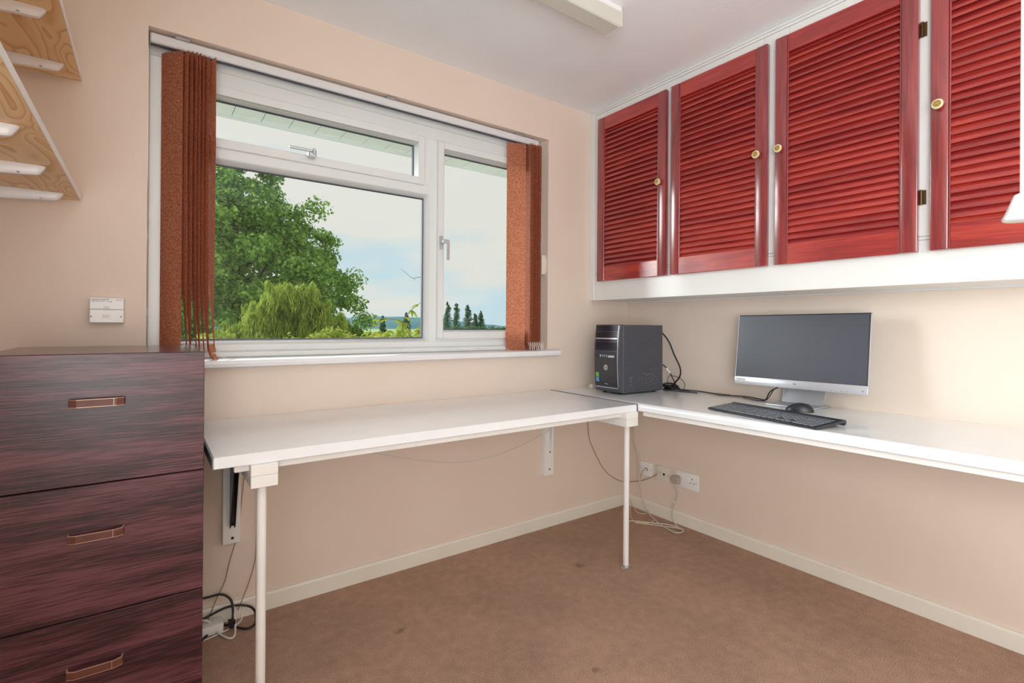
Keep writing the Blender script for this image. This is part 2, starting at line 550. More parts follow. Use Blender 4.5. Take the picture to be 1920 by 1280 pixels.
# carpet
M_carpet = principled('brown_carpet', (150, 112, 94), 0.95, spec=0.05)
def _carpet(m):
    nt = m.node_tree; b = nt.nodes['Principled BSDF']
    tc = nt.nodes.new('ShaderNodeTexCoord')
    def N(s, d=3):
        n = nt.nodes.new('ShaderNodeTexNoise'); n.inputs['Scale'].default_value = s; n.inputs['Detail'].default_value = d
        nt.links.new(tc.outputs['Object'], n.inputs['Vector']); return n
    f, mid, big = N(420, 2), N(26, 4), N(2.2, 4)
    r = nt.nodes.new('ShaderNodeValToRGB')
    r.color_ramp.elements[0].position, r.color_ramp.elements[0].color = 0.34, s2l((141, 109, 91))
    r.color_ramp.elements[1].position, r.color_ramp.elements[1].color = 0.66, s2l((211, 180, 160))
    nt.links.new(f.outputs['Fac'], r.inputs[0])
    r2 = nt.nodes.new('ShaderNodeValToRGB')
    r2.color_ramp.elements[0].position, r2.color_ramp.elements[0].color = 0.35, (0.80, 0.80, 0.80, 1)
    r2.color_ramp.elements[1].position, r2.color_ramp.elements[1].color = 0.65, (1.12, 1.12, 1.12, 1)
    ad = nt.nodes.new('ShaderNodeMixRGB'); ad.inputs['Fac'].default_value = 0.6
    nt.links.new(mid.outputs['Fac'], ad.inputs['Color1']); nt.links.new(big.outputs['Fac'], ad.inputs['Color2'])
    nt.links.new(ad.outputs[0], r2.inputs[0])
    mu = nt.nodes.new('ShaderNodeMixRGB'); mu.blend_type = 'MULTIPLY'; mu.inputs['Fac'].default_value = 1
    nt.links.new(r.outputs[0], mu.inputs['Color1']); nt.links.new(r2.outputs[0], mu.inputs['Color2'])
    # a few small worn stains
    last = mu
    for (sx, sy, rad) in ((-1.62, -0.42, 0.025), (-1.72, -0.72, 0.03), (-0.78, -0.42, 0.03), (-1.2, -0.95, 0.022)):
        vm = nt.nodes.new('ShaderNodeVectorMath'); vm.operation = 'DISTANCE'
        wobn = nt.nodes.new('ShaderNodeMixRGB'); wobn.blend_type = 'ADD'; wobn.inputs['Fac'].default_value = 0.06
        nt.links.new(tc.outputs['Object'], wobn.inputs['Color1']); nt.links.new(mid.outputs['Color'], wobn.inputs['Color2'])
        nt.links.new(wobn.outputs[0], vm.inputs[0]); vm.inputs[1].default_value = (sx + .03, sy + .03, 0.03)
        mr = nt.nodes.new('ShaderNodeMapRange'); mr.inputs['From Min'].default_value = rad * 0.3; mr.inputs['From Max'].default_value = rad
        mr.inputs['To Min'].default_value = 0.45; mr.inputs['To Max'].default_value = 0.0
        nt.links.new(vm.outputs['Value'], mr.inputs['Value'])
        mm = nt.nodes.new('ShaderNodeMixRGB'); nt.links.new(mr.outputs[0], mm.inputs['Fac'])
        nt.links.new(last.outputs[0], mm.inputs['Color1']); mm.inputs['Color2'].default_value = s2l((84, 54, 42))
        last = mm
    nt.links.new(last.outputs[0], b.inputs['Base Color'])
    bp = nt.nodes.new('ShaderNodeBump'); bp.inputs['Strength'].default_value = 0.6; bp.inputs['Distance'].default_value = 0.003
    nt.links.new(f.outputs['Fac'], bp.inputs['Height']); nt.links.new(bp.outputs[0], b.inputs['Normal'])
_carpet(M_carpet)

# pine plywood with swirling figure and small knots
M_pine = principled('pine_shelf_timber', (206, 166, 122), 0.45, spec=0.35)
def _pine(m):
    nt = m.node_tree; b = nt.nodes['Principled BSDF']
    tc = nt.nodes.new('ShaderNodeTexCoord')
    mp = nt.nodes.new('ShaderNodeMapping'); mp.inputs['Scale'].default_value = (1.0, 0.34, 1.0)
    nt.links.new(tc.outputs['Object'], mp.inputs[0])
    n = nt.nodes.new('ShaderNodeTexNoise'); n.inputs['Scale'].default_value = 7.5; n.inputs['Detail'].default_value = 1.5
    n.inputs['Distortion'].default_value = 0.9
    nt.links.new(mp.outputs[0], n.inputs['Vector'])
    mul = nt.nodes.new('ShaderNodeMath'); mul.operation = 'MULTIPLY'; mul.inputs[1].default_value = 17
    nt.links.new(n.outputs['Fac'], mul.inputs[0])
    fr = nt.nodes.new('ShaderNodeMath'); fr.operation = 'FRACT'
    nt.links.new(mul.outputs[0], fr.inputs[0])
    r = nt.nodes.new('ShaderNodeValToRGB'); e = r.color_ramp.elements
    e[0].position, e[0].color = 0.0, s2l((240, 208, 162))
    e[1].position, e[1].color = 0.55, s2l((236, 202, 154))
    k = e.new(0.80); k.color = s2l((228, 186, 134))
    k = e.new(0.93); k.color = s2l((212, 164, 110))
    k = e.new(1.0); k.color = s2l((222, 186, 142))
    nt.links.new(fr.outputs[0], r.inputs[0])
    v = nt.nodes.new('ShaderNodeTexVoronoi'); v.inputs['Scale'].default_value = 6.5
    mp2 = nt.nodes.new('ShaderNodeMapping'); mp2.inputs['Scale'].default_value = (0.6, 1.3, 0.01)
    nt.links.new(tc.outputs['Object'], mp2.inputs[0]); nt.links.new(mp2.outputs[0], v.inputs['Vector'])
    mr = nt.nodes.new('ShaderNodeMapRange'); mr.inputs['From Min'].default_value = 0.02; mr.inputs['From Max'].default_value = 0.07
    mr.inputs['To Min'].default_value = 0.85; mr.inputs['To Max'].default_value = 0.0
    nt.links.new(v.outputs['Distance'], mr.inputs['Value'])
    mx = nt.nodes.new('ShaderNodeMixRGB'); nt.links.new(mr.outputs[0], mx.inputs['Fac'])
    nt.links.new(r.outputs[0], mx.inputs['Color1']); mx.inputs['Color2'].default_value = s2l((104, 66, 44))
    nt.links.new(mx.outputs[0], b.inputs['Base Color'])
_pine(M_pine)

# ------------------------------------------------------------------ room shell
XL, YF, H = -2.80, -3.50, 2.256
WX0, WX1, WZ0, WZ1 = -2.3405, -0.622, 0.905, 2.043     # garden window opening
b = bm_new(); box(b, (XL - .15, YF - .15, -.12), (0.15, .15, 0)); struct('floor', b, M_carpet, smooth=0)
b = bm_new(); box(b, (XL - .15, YF - .15, H), (0.15, .15, H + .12)); struct('ceiling', b, M_ceil, smooth=0)
b = bm_new()
box(b, (XL - .15, 0, 0), (WX0, .15, H)); box(b, (WX1, 0, 0), (.15, .15, H))
box(b, (WX0, 0, 0), (WX1, .15, WZ0)); box(b, (WX0, 0, WZ1), (WX1, .15, H))
struct('wall_back', b, M_wall, smooth=0)
b = bm_new(); box(b, (0, YF - .15, 0), (.15, 0, H)); struct('wall_right', b, M_wall, smooth=0)
LW0, LW1, LZ0, LZ1 = -3.48, -2.20, .30, 2.10     # opening added for the fill light
b = bm_new()
box(b, (XL - .15, LW1, 0), (XL, 0, H)); box(b, (XL - .15, YF - .15, 0), (XL, LW0, H))
box(b, (XL - .15, LW0, 0), (XL, LW1, LZ0)); box(b, (XL - .15, LW0, LZ1), (XL, LW1, H))
struct('wall_left', b, M_wall, smooth=0)
b = bm_new(); box(b, (XL, YF - .15, 0), (0, YF, H)); struct('wall_front', b, M_wall, smooth=0)

def skirting(name, pts_prof, axis, a, c):
    bb = bm_new(); prism(bb, pts_prof, axis, a, c); struct(name, bb, M_trim, smooth=0)
prof = [(0, 0), (-.0135, 0), (-.0135, .056), (-.009, .064), (0, .064)]
skirting('baseboard_back', prof, 'x', XL, -.0135)
skirting('baseboard_right', prof, 'y', YF, 0)
b = bm_new(); prism(b, [(XL, 0), (XL + .0135, 0), (XL + .0135, .056), (XL + .009, .064), (XL, .064)], 'y', YF, -.0135)
struct('baseboard_left', b, M_trim, smooth=0)

# ------------------------------------------------------------------ garden window
win = bpy.data.objects.new('window_1', None); COL.objects.link(win); win['kind'] = 'structure'
win.location = (-1.48, .075, .935); _ROOT[win.name] = Matrix.Translation(win.location)
FY0, FY1 = .075, .148
b = bm_new()
g = .004
box(b, (WX0 + .001, FY0, .945), (-2.262, FY1, 1.985), g)                 # left jamb
box(b, (-.668, FY0, .945), (WX1 - .001, FY1, 1.985), g)                  # right jamb
box(b, (-2.268, FY0, 1.925), (-.662, FY1, 1.985), g)                     # head
box(b, (-2.268, FY0, .955), (-.662, FY1, .986), g)
box(b, (-1.245, FY0 + .004, .975), (-.662, FY1, 1.012), g); box(b, (-1.245, FY0 + .004, 1.90), (-.662, FY1, 1.95), g)                       # bottom rail
box(b, (-2.335, .045, .936), (-.626, FY1, .958), g)                      # stepped ledge on the sill
box(b, (-1.280, FY0, .98), (-1.236, FY1, 1.93), g)                       # mullion
box(b, (-1.330, FY0 + .002, 1.70), (-1.270, FY1, 1.935), g)
box(b, (-2.268, FY0, 1.664), (-1.275, FY1, 1.712), g)                    # transom
box(b, (WX0 + .001, .085, 1.985), (WX1 - .001, FY1, 2.042), .002)        # packer over the head
# glazing beads of the fixed light
def beads(bm, x0, x1, z0, z1, w, ya, yb):
    """sloping beads: outer edge at depth ya, inner edge (towards the glass) at depth yb"""
    prism(bm, [(ya, z0), (yb, z0 + w), (yb + .004, z0 + w), (yb + .004, z0)], 'x', x0, x1)
    prism(bm, [(ya, z1), (yb, z1 - w), (yb + .004, z1 - w), (yb + .004, z1)], 'x', x0, x1)
    prism(bm, [(x0, ya), (x0 + w, yb), (x0 + w, yb + .004), (x0, yb + .004)], 'z', z0, z1)
    prism(bm, [(x1, ya), (x1 - w, yb), (x1 - w, yb + .004), (x1, yb + .004)], 'z', z0, z1)
beads(b, -2.262, -1.280, .985, 1.665, .014, FY0 + .004, .102)
struct('window_frame', b, M_upvc, win)
def ring(bm, x0, x1, z0, z1, t, y0, y1, bev=.003):
    box(bm, (x0, y0, z0), (x0 + t, y1, z1), bev); box(bm, (x1 - t, y0, z0), (x1, y1, z1), bev)
    box(bm, (x0 + t + .0002, y0 + .0003, z0 + .0003), (x1 - t - .0002, y1 - .0003, z0 + t), bev * .4); box(bm, (x0 + t + .0002, y0 + .0003, z1 - t), (x1 - t - .0002, y1 - .0003, z1 - .0003), bev * .4)
b = bm_new(); ring(b, -2.292, -1.308, 1.703, 1.926, .032, .058, .10)
beads(b, -2.262, -1.338, 1.733, 1.896, .008, .062, .098)
top_sash = struct('top_hung_sash', b, M_upvc, win)
b = bm_new(); ring(b, -1.240, -.650, .996, 1.922, .032, .058, .10)
beads(b, -1.210, -.680, 1.026, 1.892, .012, .062, .098)
case = struct('casement_sash', b, M_upvc, win)
def gl(name, x0, x1, z0, z1, y, par):
    bb = bm_new(); box(bb, (x0, y, z0), (x1, y + .004, z1)); obj(name, bb, M_glass, par, smooth=0)
    bb = bm_new(); t = .005
    box(bb, (x0, y - .003, z0), (x0 + t, y + .01, z1)); box(bb, (x1 - t, y - .003, z0), (x1, y + .01, z1))
    box(bb, (x0, y - .003, z0), (x1, y + .01, z0 + t)); box(bb, (x0, y - .003, z1 - t), (x1, y + .01, z1))
    obj('gasket', bb, M_gasket, par, smooth=0)
gl('glass_pane', -2.249, -1.2935, .998, 1.652, .106, win)
gl('glass_pane', -2.255, -1.345, 1.741, 1.890, .104, top_sash)
gl('glass_pane', -1.199, -.691, 1.037, 1.882, .104, case)
# lever handle on the casement
b = bm_new()
box(b, (-1.2335, .050, 1.415), (-1.2175, .058, 1.478), .002)
box(b, (-1.231, .022, 1.440), (-1.219, .052, 1.456), .003)
box(b, (-1.231, .016, 1.438), (-1.200, .028, 1.457), .003)
box(b, (-1.212, .017, 1.362), (-1.199, .027, 1.448), .003)
lathe(b, [(.004, 0), (.004, .002)], (-1.222, .016, 1.448), (0, -1, 0), 12)
h_ = obj('window_handle', b, M_silver, case); h_['label'] = 'silver lever handle hanging down'
b = bm_new()
box(b, (-1.895, .030, 1.742), (-1.795, .040, 1.753), .002)
box(b, (-1.826, .026, 1.722), (-1.796, .058, 1.742), .003)
box(b, (-1.812, .020, 1.732), (-1.800, .034, 1.756), .003)
lathe(b, [(.003, 0), (.003, .002)], (-1.806, .020, 1.743), (0, -1, 0), 10)
h_ = obj('fastener', b, M_silver, top_sash)
# sill board with rounded nose
b = bm_new()
prism(b, [(.075, .905), (-.045, .905), (-.056, .909), (-.060, .920), (-.056, .931), (-.045, .935), (.075, .935)], 'x', WX0 + .001, WX1 - .001)
prism(b, [(-.001, .905), (-.045, .905), (-.056, .909), (-.060, .920), (-.056, .931), (-.045, .935), (-.001, .935)], 'x', -2.40, WX0 + .001)
prism(b, [(-.001, .905), (-.045, .905), (-.056, .909), (-.060, .920), (-.056, .931), (-.045, .935), (-.001, .935)], 'x', WX1 - .001, -.577)
struct('window_sill', b, M_sill, win)

# unseen window added around the fill light, behind the camera
fill_win = bpy.data.objects.new('added_fill_window', None); COL.objects.link(fill_win); fill_win['kind'] = 'structure'
fill_win.location = (XL - .08, -2.84, .3); _ROOT[fill_win.name] = Matrix.Translation(fill_win.location)
b = bm_new()
for (ya_, yb_, za_, zb2_) in ((LW0, LW0 + .05, LZ0, LZ1), (LW1 - .05, LW1, LZ0, LZ1), (LW0 + .05, LW1 - .05, LZ0, LZ0 + .05), (LW0 + .05, LW1 - .05, LZ1 - .05, LZ1)):
    box(b, (XL - .07, ya_, za_), (XL - .02, yb_, zb2_), .003)
struct('window_frame', b, M_upvc, fill_win)  # frame of the added, unseen window

# ceiling moulding line over the cabinets belongs to the cabinet; eaves outside
b = bm_new()
Zs = 2.15
for i, x in enumerate(np.arange(-5.6, 3.2, .139)):
    box(b, (x + .0015, .15, Zs), (x + .1375, .955, Zs + .02), 0)
box(b, (-5.6, .15, Zs + .012), (3.3, .955, Zs + .03), 0, 1)
struct('trim_1', b, [M_upvc, M_gasket], smooth=0)
b = bm_new()
box(b, (-5.6, .955, Zs - .012), (3.3, .975, Zs + .16), .002)
struct('trim_2', b, M_upvc, smooth=0)

# ------------------------------------------------------------------ vertical blind
bl = thing('vertical_blind', 'rust coloured vertical blind drawn open at the window, vanes bunched at both ends', 'blind', (-1.5, .035, 2.0))
b = bm_new()
box(b, (-2.336, .018, 2.002), (-.672, .056, 2.034), .004)
box(b, (-2.334, .030, 1.999), (-.674, .044, 2.0025), 0, 1)
obj('headrail', b, [M_rail, M_gasket], bl)
for x in (-2.245, -1.49, -.80):
    b = bm_new(); box(b, (x - .022, .012, 2.031), (x + .022, .060, 2.0425), .003); obj('rail_clip', b, M_steel, bl)
def vane(xn, yn, ang, twist, z0, z1, drift=0.0, width=.089, lean=(0, 0), pinch=0.0):
    """one fabric vane; (xn,yn) its near edge at the top, ang its direction towards the far edge"""
    bb = bm_new(); nz, nw = 40, 6
    rows = []
    for i in range(nz + 1):
        t = i / nz; z = z1 + (z0 - z1) * t
        tw = max(0.0, (t - .70) / .30) ** 1.4
        a = ang + twist * tw
        cxp = xn + math.cos(ang) * width / 2 + lean[0] * tw + drift * math.sin(t * 5)
        cyp = yn + math.sin(ang) * width / 2 + lean[1] * tw
        w = width * (1 - pinch * tw)
        row = []
        for j in range(nw + 1):
            s = j / nw - .5
            bow = .0035 * (1 - 4 * s * s)
            row.append(bb.verts.new((cxp + math.cos(a) * s * w - math.sin(a) * bow, cyp + math.sin(a) * s * w + math.cos(a) * bow, z)))
        rows.append(row)
    for r0, r1 in zip(rows, rows[1:]):
        for j in range(nw):
            bb.faces.new((r0[j], r0[j + 1], r1[j + 1], r1[j]))
    bmesh.ops.solidify(bb, geom=bb.faces[:], thickness=.0006)
    o = obj('vane', bb, M_vane, bl, smooth=60)
    return o
angL = math.radians(132)
nearL = [-2.244, -2.229, -2.216, -2.203, -2.193, -2.182, -2.167, -2.149]
for i, x in enumerate(nearL):
    if i == 0:
        vane(x, .000, angL, 0, .955, 1.990)
    else:
        k = (i - 1) / 6
        vane(x, -.026 + rnd.uniform(-.003, .003), math.radians(104 - 3 * (i % 2) - 3 * rnd.random()), math.radians(-13 - 4 * k), .962, 1.988 - .003 * rnd.random(),
             drift=.0015 * rnd.uniform(-1, 1), lean=(.010 + .006 * k, -.012), pinch=.35 + .2 * (i % 2))
for i in (3, 5):   # a bundle of vane ends twisted together at the foot
    b = bm_new()
    pts = spline([(-2.172 + .004 * i, .0, .985), (-2.165 + .003 * i, -.012, .965), (-2.152, -.03, .948), (-2.145 + .002 * i, -.036, .928)], 6)
    tube(b, pts, [.006 + .004 * math.sin(PI * q / (len(pts) - 1)) for q in range(len(pts))], 8)
    obj('twisted_vane_end', b, M_vane, bl)
b = bm_new()
tube(b, spline([(-2.160, -.018, .962), (-2.150, -.040, .957), (-2.140, -.030, .963), (-2.150, -.012, .966), (-2.160, -.018, .962)], 6), .0018, 6)
tube(b, spline([(-2.145, -.035, .955), (-2.11, -.045, .9385), (-2.06, -.030, .9375), (-2.03, -.01, .938)], 6), .0012, 6)
obj('bead_chain', b, M_chain, bl)
angR = math.radians(158)
for i, x in enumerate([-.770, -.756, -.742, -.728, -.714, -.701, -.690]):
    if i == 0:
        vane(x, .002, math.radians(158), 0, .9375, 1.990, width=.100)
    else:
        vane(x, -.026 + .002 * (i % 2), math.radians(76 - 4 * (i % 2)), 0, .9385, 1.992, drift=.0006 * rnd.uniform(-1, 1))
# bead chain loops at the foot of the right-hand bunch
b = bm_new()
for k, x in enumerate([-.772, -.758, -.744, -.730, -.716, -.702, -.690]):
    pts = spline([(x, -.031, .975), (x + .004, -.037, .955), (x + .007 + .003 * (k % 2), -.036, .940), (x + .012, -.034, .957), (x + .013, -.030, .975)], 5)
    for p in pts:
        lathe(b, [(.0004, -.0017), (.0015, -.0010), (.0019, 0), (.0015, .0010), (.0004, .0017)], p, (0, 0, 1), 6)
obj('bead_chain', b, M_chain, bl); b = bm_new()
tube(b, spline([(-.862, .03, .962), (-.884, .012, .958), (-.889, .0, .947), (-.876, -.004, .940), (-.862, .0, .939)], 6), .0012, 6)
obj('bead_chain', b, M_chain, bl)
b = bm_new(); box(b, (-.652, .010, 1.332), (-.6265, .028, 1.436), .004)
box(b, (-.6265, .014, 1.345), (-.6222, .024, 1.42), .001)
obj('chain_tidy', b, M_offwhite, bl)
b = bm_new()
tube(b, [(-.655, .034, 2.0), (-.646, .016, 1.44)], .0011, 6); tube(b, [(-.668, .034, 2.0), (-.650, .020, 1.44)], .0011, 6)
obj('control_cord', b, M_chain, bl)

# ------------------------------------------------------------------ wall cabinets
CX = -.3126
cab = thing('wall_cabinet', 'long white wall cupboard under the ceiling with four red louvred doors', 'cabinet', (-.156, -1.1, 1.204))
YE = -2.05
b = bm_new()
box(b, (CX + .02, YE, 1.206), (-.0005, -.0005, 1.224))                  # base board
box(b, (CX + .02, YE, H - .02), (-.0005, -.0005, H - .0005))            # top board
box(b, (-.012, YE, 1.2), (-.0005, -.0005, H - .001))                    # back
box(b, (CX + .02, YE, 1.206), (-.0005, YE + .018, H - .001))            # far end
for y in (-.54, -1.03, -1.518):
    box(b, (CX + .02, y - .009, 1.224), (-.012, y + .009, H - .02))
obj('carcass', b, M_cab, cab)
b = bm_new()
F0, F1 = CX, CX + .0195
st = [(-.0365, -.122), (-.5, -.598), (-.99, -1.088), (-1.478, -1.577), (-1.96, YE)]
box(b, (F0 - .003, -.0005, 1.204), (F1, -.0352, H - .001), .0015)       # scribing strip by the wall
for a, c in st:
    box(b, (F0, a, 1.358), (F1, c, 2.234), .0008)
for (a, c) in ((-.123, -.499), (-.599, -.989), (-1.089, -1.477), (-1.578, -1.959)):
    box(b, (F0, a, 2.165), (F1, c, 2.234), .0008)
    box(b, (F0, a, 1.358), (F1, c, 1.39), .0008)
box(b, (F0, -.0365, 1.346), (F1, YE, 1.3568), .0008)
box(b, (F0, -.0365, 1.204), (F1, YE, 1.345), .0012)
obj('face_frame', b, M_cab, cab)
b = bm_new()
box(b, (F0 - .003, -.0365, 2.2355), (F1, YE, 2.2465), .002)
box(b, (F0 - .010, -.0005, 2.2465), (F1, YE, H - .0006), .003)
obj('cornice_strip', b, M_cab, cab)

def make_door(y0, y1, knob_y, hinge_y=None):
    """y0 > y1; front face at CX-.0225"""
    z0, z1 = 1.306, 2.195
    xf, xb = CX - .0235, CX - .0012
    stl, tr, br = .045, .068, .078
    bb = bm_new()
    box(bb, (xf, y0, z0), (xb, y0 - stl, z1), .003, 0, 2)
    box(bb, (xf, y1 + stl, z0), (xb, y1, z1), .003, 0, 2)
    # small bead along the inside of each stile
    box(bb, (xf + .001, y0 - stl - .0005, z0 + .001), (xb, y0 - stl - .005, z1 - .001), .0015, 0)
    box(bb, (xf + .001, y1 + stl + .005, z0 + .001), (xb, y1 + stl + .0005, z1 - .001), .0015, 0)
    box(bb, (xf + .002, y0 - stl - .005, z1 - tr), (xb, y1 + stl + .005, z1), .0015, 1)
    box(bb, (xf + .002, y0 - stl - .005, z0), (xb, y1 + stl + .005, z0 + br), .0015, 1)
    frame = None
    lo, hi = z0 + br, z1 - tr
    n = 29
    pitch = (hi - lo) / n
    ang = math.radians(62)
    L = pitch * 1.36
    ya, yb = y0 - stl - .004, y1 + stl + .004
    for i in range(n + 1):
        zc = lo + pitch * (i + .28)
        if i == n:
            zc = lo + pitch * (i + .05)
        # profile: front-low to back-high
        d = Vector((math.cos(ang), math.sin(ang))); nn = Vector((-d.y, d.x))
        c = Vector((xf + .0125, zc)); t = .0028
        pr = [c - d * L / 2 - nn * t * .6, c - d * (L / 2 + .0015), c - d * L / 2 + nn * t * .6, c + d * L / 2 + nn * t, c + d * (L / 2 + .001), c + d * L / 2 - nn * t]
        if i == n: pr = [Vector((p.x, min(p.y, hi + .004))) for p in pr]
        prism(bb, [(p.x, p.y) for p in pr], 'y', ya, yb, 1)
    d = obj('louvred_door', bb, [M_redv, M_redh], cab, smooth=30)
    bb = bm_new()
    lathe(bb, [(.006, 0), (.006, .008), (.009, .011), (.0150, .014), (.0158, .018), (.0140, .0215), (.0105, .0225)], (xf, knob_y, 1.757), (-1, 0, 0), 28, 0)
    lathe(bb, [(.0105, .0222), (.0092, .0245), (.0085, .0232), (.0050, .0232), (.0035, .0255), (.001, .0262)], (xf, knob_y, 1.757), (-1, 0, 0), 28, 1)
    obj('door_knob', bb, [M_knob, M_knobgold], d)
    if hinge_y is not None:
        for z in (2.022, 1.482):
            bb = bm_new()
            tube(bb, [(CX - .006, hinge_y, z - .024), (CX - .006, hinge_y, z + .024)], .0045, 10)
            box(bb, (CX - .0035, hinge_y - .012, z - .023), (CX - .0012, hinge_y, z + .023), .0005)
            obj('hinge', bb, M_brassdark, d)
    return d
make_door(-.075, -.528, -.493)
make_door(-.556, -1.014, -.978)
make_door(-1.046, -1.502, -1.066, -1.5075)
make_door(-1.534, -1.990, -1.556, -1.9955)

# ------------------------------------------------------------------ desks
dk = thing('desk', 'long white desk under the window with two slim round tube legs', 'desk', (-1.4, -.3, 0))
DT = .7205
b = bm_new()
vs = box(b, (-2.200, -.590, DT - .030), (-.6020, -.003, DT), .002)
obj('desktop', b, M_desk, dk)
b = bm_new(); box(b, (-2.2022, -.588, DT - .029), (-2.1995, -.004, DT - .003)); o = obj('desktop_end', b, M_deskedge, dk); o['label'] = 'dark worn end of the desktop'
b = bm_new(); box(b, (-2.150, -.562, .668), (-.640, -.544, DT - .0301), .002); obj('apron_rail', b, M_whitepaint, dk)
for x0, x1 in ((-2.116, -2.050), (-.675, -.603)):
    b = bm_new()
    box(b, (x0, -.598, .6605), (x1, -.060, DT - .0301), .0015); box(b, (x0, -.598, .629), (x1, -.060, .6600), .0015)
    obj('bearer_block', b, M_whitepaint, dk)
for x in (-2.082, -.613 - .006):
    b = bm_new(); tube(b, [(x, -.548, .006), (x, -.548, .622)], .0126, 20); lg = obj('leg', b, M_whitepaint, dk, smooth=60)
    b = bm_new(); lathe(b, [(.0145, 0), (.0145, .008)], (x, -.548, .6215), (0, 0, 1), 20); obj('collar', b, M_steel, lg)
    b = bm_new()
    n = 28
    pts = [(x + (.024 + .006 * abs(math.cos(a))) * math.cos(a), -.548 + .019 * math.sin(a)) for a in [2 * PI * k / n for k in range(n)]]
    prism(b, pts, 'z', .0008, .004); lathe(b, [(.0165, 0), (.0150, .007)], (x, -.548, .004), (0, 0, 1), 20)
    for s in (-1, 1):
        lathe(b, [(.0035, 0), (.003, .002)], (x + s * .0225, -.548, .004), (0, 0, 1), 10)
    obj('foot_flange', b, M_steel, lg)

dz = lambda y: .720 + .009 * abs(y)
dk2 = thing('desk', 'white rounded-edge worktop along the right wall carrying the monitor and keyboard', 'desk', (-.3, -1.0, 0))
b = bm_new()
def d2prof(zt, xfr, zb):
    pr = [(-.0008, zb), (-.0008, zt)]
    r = .017
    for k in range(9):
        a = PI / 2 + k / 8 * PI / 2
        pr.append((xfr + r + r * math.cos(a), zt - r + r * math.sin(a)))
    pr += [(xfr, zb + .003), (xfr + .003, zb)]
    return pr
yA, yB = -.002, -2.55
prA = d2prof(dz(yA), -.598, dz(yA) - .034); prB = d2prof(dz(yB), -.600, dz(yB) - .034)
A = [b.verts.new((x, yA, z)) for x, z in prA]; B = [b.verts.new((x, yB, z)) for x, z in prB]
b.faces.new(A); b.faces.new(B[::-1])
for i in range(len(A)):
    b.faces.new((A[i], B[i], B[(i + 1) % len(A)], A[(i + 1) % len(A)]))
obj('desktop', b, M_desk, dk2, smooth=40)
b = bm_new()
A = [b.verts.new(p) for p in ((-.585, -.61, dz(-.61) - .0345), (-.567, -.61, dz(-.61) - .0345), (-.567, -.61, dz(-.61) - .0525), (-.585, -.61, dz(-.61) - .0525))]
B = [b.verts.new(p) for p in ((-.585, yB, dz(yB) - .0345), (-.567, yB, dz(yB) - .0345), (-.567, yB, dz(yB) - .0525), (-.585, yB, dz(yB) - .0525))]
b.faces.new(A); b.faces.new(B[::-1])
for i in range(4):
    b.faces.new((A[i], B[i], B[(i + 1) % 4], A[(i + 1) % 4]))
obj('front_rail', b, M_whitepaint, dk2)
b = bm_new(); box(b, (-.022, -2.55, .648), (-.001, -.62, .684), .002); obj('wall_batten', b, M_whitepaint, dk2)
b = bm_new(); box(b, (-.566, -2.50, .0), (-.520, -2.46, .690), .002); obj('leg', b, M_whitepaint, dk2)
# metal joining strip on the seam
b = bm_new()
box(b, (-.6012, -.592, dz(0) - .028), (-.5985, -.004, .7228), .0004); obj('joint_strip', b, M_seam, dk2)

# wall brackets holding the desk
b = bm_new(); box(b, (-2.119, -.030, .280), (-2.062, -.0005, .6285), .002)
wb = thing('desk_bracket', 'white wall batten with black metal bracket under left end of the window desk', 'bracket', (-2.09, -.02, .28))
obj('batten', b, M_whitepaint, wb)
b = bm_new()
prism(b, [(-.0305, .345), (-.036, .338), (-.044, .345), (-.150, .6275), (-.0305, .6275)], 'x', -2.0975, -2.0945)
prism(b, [(-.0305, .345), (-.036, .338), (-.044, .345), (-.150, .6275), (-.0305, .6275)], 'x', -2.0835, -2.0805)
prism(b, [(-.0305, .345), (-.0340, .345), (-.0340, .6275), (-.0305, .6275)], 'x', -2.0945, -2.0835)
obj('metal_bracket', b, M_blackmetal, wb)
for z in (.352, .300):
    b = bm_new(); lathe(b, [(.005, 0), (.004, .0025)], (-2.088, -.0345 if z > .34 else -.030, z), (0, -1, 0), 12); obj('screw', b, M_gap, wb)
wb2 = thing('desk_bracket', 'white wall batten with thin steel bracket under right part of the window desk', 'bracket', (-.63, -.02, .28))
b = bm_new(); box(b, (-.660, -.034, .280), (-.599, -.0005, .6285), .002); obj('batten', b, M_whitepaint, wb2)
b = bm_new()
prism(b, [(-.0345, .400), (-.037, .400), (-.050, .6275), (-.0345, .6275)], 'x', -.634, -.6325)
prism(b, [(-.0345, .400), (-.037, .400), (-.050, .6275), (-.0345, .6275)], 'x', -.6245, -.623)
obj('metal_bracket', b, M_bracket, wb2)
for z in (.402, .312):
    b = bm_new(); lathe(b, [(.0045, 0), (.0035, .0025)], (-.6285, -.0345, z), (0, -1, 0), 12); obj('screw', b, M_gap, wb2)

